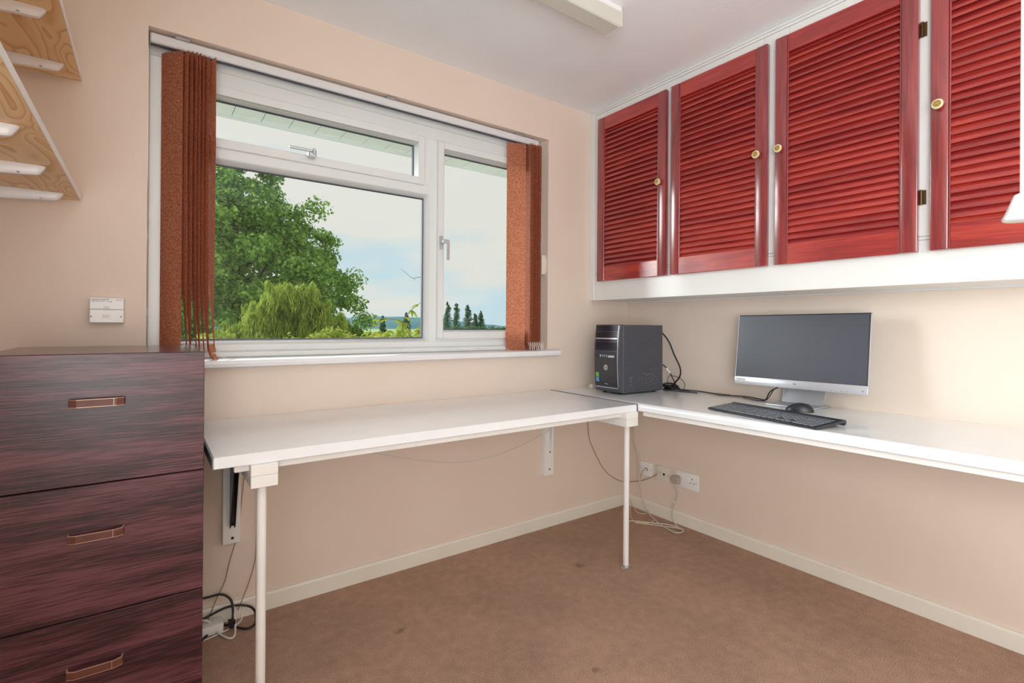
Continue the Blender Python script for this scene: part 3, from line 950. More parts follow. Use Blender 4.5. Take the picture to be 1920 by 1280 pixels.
# ------------------------------------------------------------------ chest of drawers
ch = thing('chest_of_drawers', 'dark rosewood effect chest of drawers with bronze bow handles beside the window desk', 'chest of drawers', (-2.4255, -.31, 0))
CXL, CXR = -2.634, -2.217
b = bm_new()
box(b, (CXL, -.532, .002), (CXL + .016, -.062, .972), .001); box(b, (CXR - .016, -.532, .002), (CXR, -.062, .972), .001)
box(b, (CXL, -.068, .002), (CXR, -.062, .972)); box(b, (CXL + .016, -.50, .002), (CXR - .016, -.49, .078))
for z in (.082, .384, .688):
    box(b, (CXL + .016, -.530, z - .008), (CXR - .016, -.07, z + .004))
obj('carcass', b, M_chestside, ch)
b = bm_new(); box(b, (CXL, -.5315, .9721), (CXR, -.062, .9880), .001); obj('top_panel', b, M_chesttop, ch)
for z0, z1, zh in ((.6885, .9875, .877), (.3855, .6855, .572), (.0825, .3825, .268)):
    b = bm_new(); box(b, (CXL + .0005, -.550, z0), (CXR - .0005, -.5325, z1), .0012)
    box(b, (CXL + .03, -.5325, z0 + .03), (CXL + .042, -.12, z1 - .06)); box(b, (CXR - .042, -.5325, z0 + .03), (CXR - .03, -.12, z1 - .06))
    dr = obj('drawer', b, M_chest, ch)
    b = bm_new()
    hx = -2.4295
    o1 = [(-.0515, 0), (-.0495, -.015), (-.0360, -.0215), (.0360, -.0215), (.0495, -.015), (.0515, 0)]
    i1 = [(.0485, 0), (.0468, -.0125), (.0348, -.0185), (-.0348, -.0185), (-.0468, -.0125), (-.0485, 0)]
    pts = [(hx + x, -.5502 + y) for x, y in o1 + i1]
    prism(b, pts, 'z', zh - .0078, zh + .0078, 0)
    o2 = [(x * 1.004, y - .0006) for x, y in o1]; 
    for za, zb_ in ((zh + .0078, zh + .0090), (zh - .0090, zh - .0078)):
        prism(b, [(hx + x, -.5502 + y) for x, y in o2 + i1], 'z', za, zb_, 1)
    box(b, (hx + .030, -.5722, zh - .0075), (hx + .0312, -.5716, zh + .0075), 0, 1)
    obj('handle', b, [M_handle, M_handlerim], dr, smooth=20)

# ------------------------------------------------------------------ shelves on the left wall
def make_shelf(zb, label, glabel, loc):
    t = thing('shelf', label, 'shelf', loc, 0, None)
    bb = bm_new()
    box(bb, (XL + .0005, -2.0, zb), (-2.5075, -.020, zb + .018), .0006, 0)
    obj('shelf_board', bb, M_pine, t)
    bb = bm_new(); box(bb, (-2.5074, -2.0, zb + .0003), (-2.5055, -.020, zb + .0178), .0004); o = obj('edge_band', bb, M_white, t); o['label'] = 'white painted front edge'
    return t
s1 = make_shelf(1.802, 'upper pine shelf on the left wall, white front edge and white brackets', '', (-2.65, -1.0, 1.802))
s2 = make_shelf(1.434, 'lower pine shelf on the left wall, white front edge and white brackets', '', (-2.65, -1.0, 1.434))
def make_bracket(y, z, name='shelf_bracket'):
    o_ = thing('shelf_bracket', 'white shelf bracket', 'bracket', (XL + .002, y, z))
    bb = bm_new()
    # tapering arm hanging from the shelf: cross-section shrinks towards a rounded tip
    n = 20; rings = []
    xa, xt = XL + .003, -2.537
    for i in range(n + 1):
        t = i / n; x = xa + (xt - xa) * t
        dep = .032 * (1 - t) + .009
        w = .0088
        if i > n - 8:
            q = (i - (n - 8)) / 8; x = xt - .014 * (1 - q); dep *= math.sqrt(max(4e-3, 1 - q * q)); w *= math.sqrt(max(4e-3, 1 - q * q))
        else:
            x = xa + (xt - .016 - xa) * i / (n - 8)
        ring_ = []
        for a, c in ((-1, 0), (-1, -.75), (-.6, -1), (.6, -1), (1, -.75), (1, 0)):
            ring_.append(bb.verts.new((x, y + a * w, z - .0006 + c * dep)))
        rings.append(ring_)
    for r0, r1 in zip(rings, rings[1:]):
        for k in range(6):
            bb.faces.new((r0[k], r0[(k + 1) % 6], r1[(k + 1) % 6], r1[k]))
    bb.faces.new(rings[0]); bb.faces.new(rings[-1][::-1])
    obj('arm', bb, M_bracket, o_, smooth=50)
    bb = bm_new(); box(bb, (XL + .0005, y - .011, z - .19), (XL + .005, y + .011, z - .002), .001); obj('wall_plate', bb, M_bracket, o_)
    bb = bm_new(); lathe(bb, [(.0034, 0), (.003, .0015), (.0012, .0016)], (-2.585, y - .006, z - .0215), (0, -.35, -1), 12); obj('screw', bb, M_steel, o_)
    return o_
ordn = ['nearest the window wall', 'second from the window wall', 'third from the window wall', 'fourth from the window wall', 'fifth from the window wall', 'furthest from the window wall']
for si, (zb, nm) in enumerate(((1.802, 'upper'), (1.434, 'lower'))):
    ys = [-.105 - .31 * k for k in range(4)]
    for k, y in enumerate(ys):
        br = make_bracket(y - (.018 if nm == 'upper' else 0), zb)
        br['label'] = 'white bracket under the %s pine shelf, %s' % (nm, ordn[k])
        br['group'] = 'white brackets under the pine shelves'

# ------------------------------------------------------------------ fluorescent batten
lt = thing('ceiling_light', 'long white fluorescent batten light on the ceiling', 'ceiling light', (-1.6, -.72, H))
b = bm_new(); prism(b, [(-.755, 2.188), (-.750, 2.184), (-.690, 2.184), (-.685, 2.188), (-.681, 2.236), (-.7585, 2.236)], 'x', -2.10, -.905)
obj('diffuser', b, M_diff, lt)
b = bm_new(); box(b, (-2.10, -.760, 2.2365), (-.905, -.680, H - .0005), .002); obj('base_tray', b, M_white, lt)
for x0, x1 in ((-.9048, -.898), (-2.107, -2.1002)):
    b = bm_new(); box(b, (x0, -.761, 2.183), (x1, -.679, H - .0005), .002); obj('end_cap', b, M_diff, lt)

# pull cord near the camera
pc_ = thing('pull_cord', 'white light pull cord with bell shaped plastic end hanging from the ceiling', 'pull cord', (-1.634, -1.950, 1.169))
b = bm_new(); tube(b, [(-1.6345, -1.9495, 1.188), (-1.6345, -1.9495, H - .012)], .0021, 10); obj('cord', b, M_whitecable, pc_)
b = bm_new(); lathe(b, [(.0035, .026), (.0062, .0245), (.0072, .022), (.0135, .0045), (.0150, .0025), (.0150, .0), (.0135, -.001), (.002, .001)], (-1.6345, -1.9495, 1.1685), (0, 0, 1), 28)
obj('bell', b, M_white, pc_, smooth=50)
b = bm_new(); lathe(b, [(.03, 0), (.03, -.008), (.024, -.012)], (-1.6345, -1.9495, H - .0003), (0, 0, 1), 28); obj('ceiling_rose', b, M_white, pc_)

# ------------------------------------------------------------------ telephone master socket on the window wall
ph = thing('telephone_socket', 'white telephone master socket box on the wall above the chest of drawers', 'socket', (-2.44, -.015, 1.06))
b = bm_new(); box(b, (-2.4835, -.030, 1.0595), (-2.3985, -.0005, 1.1010), .002); box(b, (-2.4835, -.030, 1.1016), (-2.3985, -.0005, 1.1385), .002)
obj('socket_box', b, M_white, ph)
b = bm_new(); box(b, (-2.4515, -.0312, 1.0755), (-2.434, -.0298, 1.0855), .0004); box(b, (-2.4485, -.0312, 1.1035), (-2.435, -.0298, 1.1115), .0004); obj('jack_cover', b, M_offwhite, ph)
for x in (-2.479, -2.406):
    b = bm_new(); lathe(b, [(.0022, 0), (.0018, .001)], (x, -.0300, 1.0790), (0, -1, 0), 10); obj('screw', b, M_print, ph)
text_mesh('printed_name', 'openreach', .0105, M_print, frame_M((-2.4800, -.0304, 1.1325), (1, 0, 0), (0, 0, 1)), ph, align='LEFT')
text_mesh('printed_code', 'NTE5', .0060, M_print, frame_M((-2.4110, -.0304, 1.1315), (1, 0, 0), (0, 0, 1)), ph)
b = bm_new(); box(b, (-2.4800, -.0304, 1.1258), (-2.4480, -.0300, 1.1268)); box(b, (-2.4440, -.0304, 1.1262), (-2.4340, -.0300, 1.1268)); box(b, (-2.4330, -.0304, 1.1245), (-2.4295, -.0300, 1.1272))
obj('printed_rule', b, M_print, ph)

# ------------------------------------------------------------------ sockets on the right wall
def plate(label, y0, y1, z0, z1, name, cat, mat):
    t = thing(name, label, cat, (-.004, (y0 + y1) / 2, z0))
    bb = bm_new(); box(bb, (-.0095, y0, z0), (-.0005, y1, z1), .0025, 0, 2); obj('faceplate', bb, mat, t)
    return t
t1 = plate('small square white wall socket nearest the room corner below the desk', -.112, -.201, .203, .282, 'telephone_socket', 'socket', M_white)
for y in (-.123, -.190):
    b = bm_new(); lathe(b, [(.0028, 0), (.0024, .0008)], (-.0096, y, .243), (-1, 0, 0), 10); obj('screw', b, M_steel, t1)
b = bm_new(); box(b, (-.0100, -.146, .234), (-.0094, -.167, .250)); obj('jack', b, M_hole, t1)
b = bm_new(); box(b, (-.020, -.149, .236), (-.0101, -.164, .248), .001); obj('jack_plug', b, M_offwhite, t1)
t2 = plate('cream square aerial socket, middle of the three plates below the desk', -.223, -.317, .200, .283, 'aerial_socket', 'socket', M_offwhite)
for y in (-.236, -.306):
    b = bm_new(); lathe(b, [(.0028, 0), (.0024, .0008)], (-.0096, y, .242), (-1, 0, 0), 10); obj('screw', b, M_steel, t2)
b = bm_new(); lathe(b, [(.0065, 0), (.0065, .0015)], (-.0095, -.281, .242), (-1, 0, 0), 16); obj('coax_hole', b, M_hole, t2)
b = bm_new(); box(b, (-.0225, -.242, .236), (-.0101, -.262, .248), .001); obj('jack_plug', b, M_offwhite, t2)
t3 = plate('white double power socket with a plug in its left outlet', -.345, -.496, .200, .286, 'power_socket', 'socket', M_white)
for (y, z) in ((-.446, .262), (-.446, .225)):
    pass
for cy_ in (-.460,):
    for (dy, dz_, w, hh) in ((0, .016, .004, .008), (-.011, -.006, .0065, .004), (.011, -.006, .0065, .004)):
        b = bm_new(); box(b, (-.0100, cy_ + dy - w / 2, .243 + dz_ - hh / 2), (-.0094, cy_ + dy + w / 2, .243 + dz_ + hh / 2)); obj('pin_hole', b, M_hole, t3)
for y in (-.405, -.428):
    b = bm_new(); box(b, (-.0125, y - .008, .246), (-.0090, y + .008, .268), .001); obj('rocker_switch', b, M_white, t3)
for y in (-.358, -.484):
    b = bm_new(); lathe(b, [(.003, 0), (.0025, .0008)], (-.0096, y, .272 if y > -.4 else .243), (-1, 0, 0), 10); obj('screw', b, M_steel, t3)
pg = thing('mains_plug', 'grey mains plug with cable pushed into the double power socket', 'plug', (-.03, -.368, .21))
b = bm_new()
pts = [(-.368 + dy, .236 + dz_) for dy, dz_ in ((-.016, -.023), (.016, -.023), (.0245, -.004), (.021, .019), (.008, .025), (-.008, .025), (-.021, .019), (-.0245, -.004))]
A = prism(b, pts, 'x', -.0355, -.0100)
for v in A:
    if v.co.x < -.03:
        v.co.y = -.368 + (v.co.y + .368) * .82; v.co.z = .236 + (v.co.z - .236) * .82
obj('plug_body', b, principled('grey_plug', (176, 168, 154), 0.4), pg)
pcab = [(-.026, -.368, .214), (-.028, -.370, .200), (-.036, -.392, .176), (-.040, -.386, .132), (-.042, -.368, .085), (-.043, -.366, .04), (-.052, -.395, .0055), (-.067, -.452, .0045), (-.085, -.40, .0045), (-.135, -.33, .0045), (-.2, -.24, .0045)]
b = bm_new(); tube(b, spline(pcab, 8), .0030, 8); obj('cable', b, M_greycable, pg)
b = bm_new(); box(b, (-.046, -.381, .118), (-.036, -.371, .128), .001); o = obj('cable_tag', b, M_white, pg)

# ------------------------------------------------------------------ cables
def cable(name, label, pts, r, mat, k=8, cat='cable', tags=()):
    bb = bm_new(); tube(bb, spline(pts, k), r, 8)
    o = recenter(single(name, bb, mat, label, cat, smooth=60))
    _ROOT[o.name] = Matrix.Translation(o.location)
    for p, q in tags:
        bb = bm_new(); tube(bb, [p, q], r * 1.5, 8); obj('cable_tag', bb, M_white, o)
    return o
cable('cable', 'thick grey cable dropping from the corner desk to a loop on the carpet',
      [(-.042, -.085, .672), (-.045, -.095, .50), (-.05, -.102, .403), (-.05, -.131, .332), (-.05, -.140, .25), (-.05, -.144, .182), (-.05, -.168, .082), (-.055, -.21, .022), (-.101, -.319, .0055), (-.135, -.430, .0055),
       (-.120, -.462, .0055), (-.085, -.460, .0055), (-.068, -.43, .0055), (-.075, -.37, .0055), (-.125, -.303, .0055), (-.180, -.235, .0055), (-.215, -.205, .0055)], .0038, M_greycable)
cable('cable', 'thin brown telephone cable looping along the window wall to the cream socket',
      [(-.340, -.008, .66), (-.329, -.008, .52), (-.316, -.008, .429), (-.269, -.008, .338), (-.19, -.008, .229), (-.10, -.010, .165), (-.045, -.018, .142), (-.015, -.05, .143), (-.013, -.137, .174), (-.013, -.212, .215), (-.018, -.236, .232), (-.0235, -.243, .240)], .0018, M_browncable)
cable('cable', 'short thin brown cable hanging from the small white socket nearest the corner',
      [(-.0205, -.154, .241), (-.024, -.148, .236), (-.018, -.135, .222), (-.012, -.118, .190), (-.010, -.105, .170)], .0014, M_browncable)
cable('cable', 'thin cream cable loops lying on the carpet in the room corner',
      [(-.030, -.045, .060), (-.045, -.075, .025), (-.103, -.125, .0045), (-.175, -.20, .0035), (-.177, -.256, .0035), (-.13, -.289, .0035), (-.095, -.279, .005)], .0024, M_beigecable)
cable('cable', 'short cream cable loop against the skirting in the room corner',
      [(-.022, -.040, .058), (-.040, -.090, .020), (-.067, -.140, .0045), (-.060, -.178, .0035), (-.035, -.187, .0035)], .0022, M_beigecable)
cable('cable', 'white cable sagging along the wall under the window desk',
      [(-1.60, -.006, .535), (-1.569, -.006, .522), (-1.426, -.006, .479), (-1.189, -.006, .424), (-.983, -.006, .419), (-.789, -.008, .452), (-.663, -.018, .495), (-.655, -.040, .508), (-.636, -.040, .535), (-.633, -.055, .60)], .0022, M_whitecable)
cable('cable', 'thin dark cable running down the wall beside the left desk bracket',
      [(-2.045, -.012, .628), (-2.049, -.012, .527), (-2.058, -.012, .421), (-2.064, -.014, .330), (-2.068, -.014, .308), (-2.093, -.014, .219), (-2.109, -.014, .148), (-2.136, -.018, .09), (-2.160, -.025, .03)], .0016, M_browncable)
cable('cable', 'thin dark cable running down the wall just behind the left desk leg',
      [(-2.012, -.012, .62), (-2.006, -.012, .45), (-2.008, -.012, .294), (-2.012, -.012, .198), (-2.031, -.014, .125), (-2.051, -.017, .073), (-2.068, -.022, .035)], .0016, M_browncable)
cable('power_cable', 'black power cable curling on the carpet beside the chest of drawers',
      [(-2.215, -.03, .115), (-2.165, -.028, .112), (-2.120, -.030, .110), (-2.092, -.040, .085), (-2.088, -.060, .045), (-2.094, -.075, .020)], .0042, M_black)
cable('power_cable', 'black cable loop on the carpet behind the left desk leg',
      [(-2.215, -.035, .035), (-2.165, -.030, .045), (-2.10, -.030, .060), (-2.045, -.040, .052), (-2.020, -.060, .035), (-2.024, -.100, .012), (-2.050, -.110, .006), (-2.080, -.090, .010), (-2.110, -.060, .014), (-2.145, -.055, .010), (-2.185, -.100, .006)], .0040, M_black)
cable('cable', 'white flat cable on the carpet beside the chest of drawers',
      [(-2.215, -.040, .050), (-2.165, -.045, .040), (-2.140, -.080, .012), (-2.112, -.130, .005), (-2.094, -.132, .005), (-2.086, -.10, .012), (-2.083, -.05, .055), (-2.085, -.04, .06)], .0034, M_whitecable)
cable('cable', 'second white cable trailing flat on the carpet by the chest of drawers',
      [(-2.215, -.100, .004), (-2.17, -.095, .004), (-2.12, -.080, .004), (-2.08, -.062, .004), (-2.06, -.040, .006), (-2.056, -.028, .02)], .0026, M_whitecable)
b = bm_new(); box(b, (-2.214, -.080, .001), (-2.118, -.022, .034), .006, 0, 2)
recenter(single('power_adapter', b, M_white, 'white extension block on the carpet behind the chest of drawers', 'adapter'))
b = bm_new(); prism(b, [(-2.102, .012), (-2.086, .012), (-2.083, .034), (-2.105, .034)], 'y', -.090, -.066)
recenter(single('inline_connector', b, M_black, 'small black connector at the end of the black power cable', 'connector'))
# behind the computer
zc = lambda y: dz(y) + .0035
cable('power_cable', 'thick black cable arching out of the back of the computer tower',
      [(-.150, -.345, 1.035), (-.135, -.356, 1.030), (-.12, -.39, .983), (-.115, -.421, .915), (-.11, -.454, .848), (-.10, -.444, .803), (-.09, -.405, .765), (-.08, -.37, .735), (-.07, -.335, zc(-.33))], .0040, M_black)
cable('power_cable', 'black cable with a white tag hanging from the back of the computer tower',
      [(-.150, -.335, .872), (-.12, -.345, .862), (-.10, -.370, .835), (-.09, -.395, .788), (-.08, -.41, .750), (-.06, -.420, zc(-.42)), (-.03, -.46, zc(-.46))], .0030, M_black, tags=(((-.1045, -.3645, .842), (-.0955, -.3815, .815)),))
cable('cable', 'thin black cable loop standing behind the computer tower',
      [(-.07, -.345, .740), (-.07, -.350, .790), (-.07, -.372, .800), (-.07, -.422, .792), (-.065, -.448, .768), (-.06, -.444, .742), (-.05, -.425, zc(-.42))], .0016, M_black)
cable('power_cable', 'long black cable trailing along the desk back up to the monitor',
      [(-.060, -.36, zc(-.36)), (-.030, -.42, zc(-.42)), (-.020, -.50, zc(-.5)), (-.040, -.60, zc(-.6)), (-.062, -.65, zc(-.65)), (-.045, -.70, zc(-.7)), (-.020, -.76, zc(-.76)), (-.045, -.83, zc(-.83)), (-.075, -.88, zc(-.88) + .004), (-.095, -.91, .775), (-.09, -.945, .80)], .0026, M_black)
cable('cable', 'thin black cable strand ending loose on the desk left of the monitor',
      [(-.060, -.765, zc(-.76)), (-.075, -.80, zc(-.8)), (-.098, -.835, zc(-.83)), (-.100, -.87, zc(-.87)), (-.090, -.895, zc(-.89) + .008), (-.090, -.925, .788)], .0018, M_black)
cable('cable', 'thin dark cable strand crossing the black monitor cable on the desk',
      [(-.030, -.585, zc(-.58)), (-.014, -.61, zc(-.61)), (-.018, -.645, zc(-.64)), (-.036, -.685, zc(-.69) + .004)], .0014, M_browncable)
for k, (y, lab) in enumerate(((-.30, 'black cable bundle heaped on the desk behind the computer tower'),)):
    b = bm_new()
    for j in range(7):
        rr = rnd.uniform(.018, .030)
        c = (-.085 + rnd.uniform(-.012, .012), -.375 + rnd.uniform(-.018, .018))
        a0 = rnd.uniform(0, 6)
        zz = dz(.38) + .0045 + .0045 * j
        pts = [(c[0] + 1.1 * rr * math.cos(a0 + q), c[1] + 1.5 * rr * math.sin(a0 + q), zz + .002 * math.sin(3 * q)) for q in np.linspace(0, 5.6, 20)]
        tube(b, pts, .0034, 7)
    recenter(single('cable_bundle', b, M_black, lab, 'cable', smooth=60))
cable('cable', 'stiff dark cable end lying flat on the desk beside the computer tower',
      [(-.10, -.40, zc(-.4)), (-.105, -.44, zc(-.44)), (-.085, -.50, zc(-.5)), (-.072, -.53, zc(-.53))], .0034, M_pcbody)
b = bm_new()
tube(b, spline([(-.400, -.060, .726), (-.372, -.052, .732), (-.350, -.060, .727), (-.335, -.085, .730), (-.31, -.10, .727)], 6), .0032, 8)
tube(b, spline([(-.395, -.075, .728), (-.370, -.070, .740), (-.345, -.080, .740), (-.32, -.085, .730)], 6), .0026, 8)
recenter(single('cable', b, M_beigecable, 'tangle of cream cable on the desk corner behind the computer front', 'cable'))
b = bm_new(); box(b, (-.372, -.082, .7215), (-.345, -.058, .745), .003)
recenter(single('junction_box', b, M_offwhite, 'small off-white cable box on the desk behind the computer', 'junction box'))
b = bm_new(); tube(b, [(-.016, -1.722, .010), (-.024, -1.728, .004)], .0045, 8)
recenter(single('cable_end', b, M_black, 'tiny black cable stub sticking out at the foot of the right skirting', 'cable'))

# ------------------------------------------------------------------ computer tower  (local: front = -y, width = x)
PW, PD, PH = .172, .318, .345
pc_rot = math.radians(-90 + math.degrees(math.atan2(-.015, .319)))
# local +y points from front to back
fr = Vector((-.473, -.367)); back_dir = Vector((.319, -.015)).normalized(); left_dir = Vector((-back_dir.y, back_dir.x))
ctr = fr + back_dir * PD / 2 + left_dir * PW / 2
rotz = math.atan2(back_dir.y, back_dir.x) - PI / 2
zt_pc = dz(.25)
pc = thing('computer_tower', 'black desktop computer tower with glossy front standing on the desk corner', 'computer', (ctr.x, ctr.y, zt_pc), rotz)
Mp = _ROOT[pc.name]
def L(bm): return bm
b = bm_new(); box(b, (-PW / 2, -PD / 2 + .030, .008), (PW / 2, PD / 2, PH), .003)
obj('case', b, M_pcbody, pc, local=True)
# bezel: bulging front moulding
b = bm_new()
prof = []
for k in range(15):
    t = k / 14
    z = .014 + t * (PH + .002 - .014)
    bulge = .014 * math.sin(PI * min(1, t * 1.05)) ** .6 if t > 0 else 0
    prof.append((-PD / 2 + .012 - bulge * .85, z))
pp_ = [(-PD / 2 + .0295, .010)] + [(-PD / 2 + .020, .010)] + prof + [(-PD / 2 + .0295, PH + .002)]
prism(b, pp_, 'x', -PW / 2 - .001, PW / 2 + .001)
bz = obj('front_bezel', b, M_pcbody, pc, local=True, smooth=50)
def fy(z):   # front surface depth at height z
    t = min(1, max(0, (z - .014) / (PH - .012)))
    return -PD / 2 + .012 - .85 * (.014 * math.sin(PI * min(1, t * 1.05)) ** .6 if t > 0 else 0)
def front_strip(bm, x0, x1, z0, z1, off, mi=0, n=10, thick=.0015, r=0.0):
    """curved plate following the bezel"""
    rows = []
    for k in range(n + 1):
        z = z0 + (z1 - z0) * k / n
        rows.append((fy(z) - off, z))
    poly = rows + [(y + thick, z) for y, z in rows[::-1]]
    prism(bm, poly, 'x', x0, x1, mi)
b = bm_new(); front_strip(b, -PW / 2 + .004, PW / 2 - .010, .034, PH - .003, .0015, n=24)
obj('gloss_fascia', b, M_pcgloss, bz, local=True, smooth=60)
b = bm_new()
front_strip(b, PW / 2 - .010, PW / 2 - .007, .040, PH - .003, .0022, n=24)
front_strip(b, -PW / 2 + .006, PW / 2 - .010, .030, .034, .0022, n=3)
obj('silver_edge', b, M_silver, bz, local=True)
b = bm_new()
front_strip(b, -PW / 2 + .006, PW / 2 - .014, .2735, .2805, .0032, n=3); o = obj('silver_strip', b, M_silver, bz, local=True)
b = bm_new()
front_strip(b, -PW / 2 + .006, PW / 2 - .014, .3115, .3125, .0020, n=2)
front_strip(b, -PW / 2 + .006, PW / 2 - .014, .2600, .2620, .0024, n=2)
front_strip(b, -PW / 2 + .006, PW / 2 - .014, .2130, .2145, .0024, n=2)
front_strip(b, -PW / 2 + .006, PW / 2 - .014, .1765, .1772, .0024, n=2)
obj('panel_lines', b, M_silverdark, bz, local=True)
b = bm_new()
for x, w in ((-.045, .008), (-.026, .004), (-.012, .004), (.002, .004)):
    front_strip(b, x, x + w, .184, .196, .0024, n=2)
front_strip(b, .014, .056, .183, .193, .0026, n=2)
obj('port_row', b, M_silver, bz, local=True)
zl = .132
b = bm_new(); lathe(b, [(.0135, 0), (.0135, .0012)], (-.003, fy(zl) - .0018, zl), (0, -1, 0), 28); lg_ = obj('logo_disc', b, M_silver, bz, local=True)
def ltext(name, body, size, mat, x, z, par, off=.0035, shear=0.0):
    M = Mp @ frame_M((x, fy(z) - off, z), (1, 0, 0), (0, 0, 1))
    return text_mesh(name, body, size, mat, M, par, shear=shear)
ltext('logo', 'hp', .020, M_pcgloss, -.003, zl + .001, bz, .0034, .35)
b = bm_new(); front_strip(b, -PW / 2 + .010, -PW / 2 + .030, .082, .104, .0024, n=3); obj('green_sticker', b, M_green, bz, local=True)
b = bm_new(); front_strip(b, -PW / 2 + .010, -PW / 2 + .030, .057, .079, .0024, n=3); obj('blue_sticker', b, M_blue, bz, local=True)
ltext('model_name', 'Pavilion', .0080, M_silver, -.004, .050, bz, .0026)
for sx in (-1, 1):
    for sy in (-1, 1):
        b = bm_new(); lathe(b, [(.010, 0.0004), (.010, .010)], (sx * .06, sy * .12 + (.01 if sy < 0 else 0), 0), (0, 0, 1), 14)
        obj('rubber_foot', b, M_gap, pc, local=True)
pc.rotation_euler.y = -.009
# torn label remains and vent on the visible side
b = bm_new()
for k in range(46):
    u_ = rnd.gauss(.075, .026); w_ = rnd.gauss(.085, .022)
    s_ = rnd.uniform(.0010, .0030)
    box(b, (PW / 2, u_ - s_, w_ - s_ * .7), (PW / 2 + .0003, u_ + s_, w_ + s_ * .7))
for k in range(20):
    u_ = rnd.uniform(-.082, -.066); w_ = rnd.uniform(.035, .085)
    s_ = rnd.uniform(.0010, .0026)
    box(b, (PW / 2, u_ - s_, w_ - s_), (PW / 2 + .0003, u_ + s_, w_ + s_))
o = obj('label_residue', b, principled('torn_label', (128, 128, 126), .7), pc, local=True, smooth=0); o['kind'] = 'stuff'

# ------------------------------------------------------------------ monitor (local: front = -y, viewer's right = +x)
mz = dz(1.03)
mo = thing('monitor', 'widescreen monitor, switched off, silver lower bezel, standing on the right desk', 'monitor', (-.10, -1.03, mz), -PI / 2)
b = bm_new()
vs = box(b, (-.097, -.082, .0005), (.097, .075, .007), .002, 0, 2)
obj('base', b, M_silver, mo, local=True)
b = bm_new()   # broad curved neck
n = 14
rows = []
for i in range(n + 1):
    t = i / n; z = .0071 + t * .150
    y = .035 + .022 * math.sin(t * PI) - .01 * t
    w0 = .083 + .010 * t
    rows.append((y, z, w0))
fr_, bk_ = [], []
for y, z, w0 in rows:
    fr_.append([b.verts.new((s * w0, y - .004 * (1 - s * s), z)) for s in np.linspace(-1, 1, 9)])
    bk_.append([b.verts.new((s * w0, y + .016, z)) for s in np.linspace(-1, 1, 9)])
for g_ in (fr_, bk_):
    for r0, r1 in zip(g_, g_[1:]):
        for k in range(8):
            b.faces.new((r0[k], r0[k + 1], r1[k + 1], r1[k]))
for i in range(n):
    for k in (0, 8):
        b.faces.new((fr_[i][k], fr_[i + 1][k], bk_[i + 1][k], bk_[i][k]))
for i in (0, n):
    for k in range(8):
        b.faces.new((fr_[i][k], fr_[i][k + 1], bk_[i][k + 1], bk_[i][k]))
obj('neck', b, M_silver, mo, local=True, smooth=50)
tilt = math.atan2(.040, .307)
# screen frame: local origin at bottom centre of panel
Ms = Matrix.Translation((.0135, -.055, .0790)) @ Matrix.Rotation(-tilt, 4, 'X')
SW, SH = .526, .312
def sbox(bm, lo, hi, bev=0, mi=0, seg=1):
    return box(bm, lo, hi, bev, mi, seg, Ms)
b = bm_new(); sbox(b, (-SW / 2, 0, 0), (SW / 2, .0155, SH), .003, 0, 2); sbox(b, (-.17, .0155, .05), (.17, .034, .25), .006, 0, 2)
hs = obj('housing', b, M_kbd, mo, local=True)
b = bm_new(); sbox(b, (-SW / 2 + .005, -.0012, .0340), (SW / 2 - .005, .0, SH - .005)); obj('screen', b, M_screen, hs, local=True, smooth=0)
b = bm_new(); sbox(b, (-SW / 2 - .001, -.0045, -.0015), (SW / 2 + .001, .012, .0330), .002, 0, 2)
lb = obj('lower_bezel', b, M_silver, hs, local=True)
b = bm_new(); sbox(b, (-SW / 2 - .0006, -.0012, .033), (-SW / 2 + .0015, .014, SH - .003), .0004); obj('side_edge', b, M_silver, hs, local=True)
b = bm_new(); sbox(b, (SW / 2 - .0012, -.0012, .033), (SW / 2 + .0008, .014, SH - .003), .0004); obj('side_edge', b, M_silver, hs, local=True)
mo.rotation_euler.y = -.009
b = bm_new(); sbox(b, (-SW / 2 + .008, -.0049, .008), (-SW / 2 + .050, -.0045, .026)); obj('sticker', b, M_label, lb, local=True)
text_mesh('logo', 'hp', .013, M_silverdark, _ROOT[mo.name] @ Ms @ frame_M((0, -.0048, .0185), (1, 0, 0), (0, 0, 1)), lb, shear=.35)
for k in range(4):
    b = bm_new(); sbox(b, (.135 + .019 * k, -.0049, .004), (.141 + .019 * k, -.0045, .0055)); obj('button_mark', b, M_silverdark, lb, local=True)
b = bm_new(); lathe(b, [(.0025, 0), (.0025, .0006)], (0, 0, 0), (0, -1, 0), 12)
for v in b.verts: v.co = Ms @ (v.co + Vector((.248, -.0045, .012)))
obj('power_mark', b, M_silverdark, lb, local=True)
b = bm_new(); tube(b, [Mp.inverted() @ Vector((0, 0, 0))] * 2, .001, 4); b.free()

# ------------------------------------------------------------------ keyboard
kx = Vector((-.600 + .505, -1.327 + .875)).normalized()   # along the front edge, viewer's left to right
krot = math.atan2(kx.y, kx.x)
KW, KD = .458, .150
korg = Vector((-.500, -.868))                                # front-left corner
kb = thing('keyboard', 'black wireless keyboard lying near the front edge of the right desk', 'keyboard', (korg.x, korg.y, dz(.87) + .0012), krot)
b = bm_new()
sl = .018 / KD
prK = [(0, .0025), (.002, .0005), (.020, .0008), (KD - .012, .0125)] + [(KD - .010 + .0095 * math.cos(a), .0130 + .0095 * math.sin(a)) for a in np.linspace(-1.9, 1.9, 12)] + [(KD - .022, .0195), (.004, .0080), (0, .0062)]
prism(b, prK, 'x', 0, KW)
for x in (.02, KW - .05):
    box(b, (x, KD - .022, .0004), (x + .02, KD - .004, .006), .002)
obj('base', b, M_kbd, kb, local=True, smooth=40)
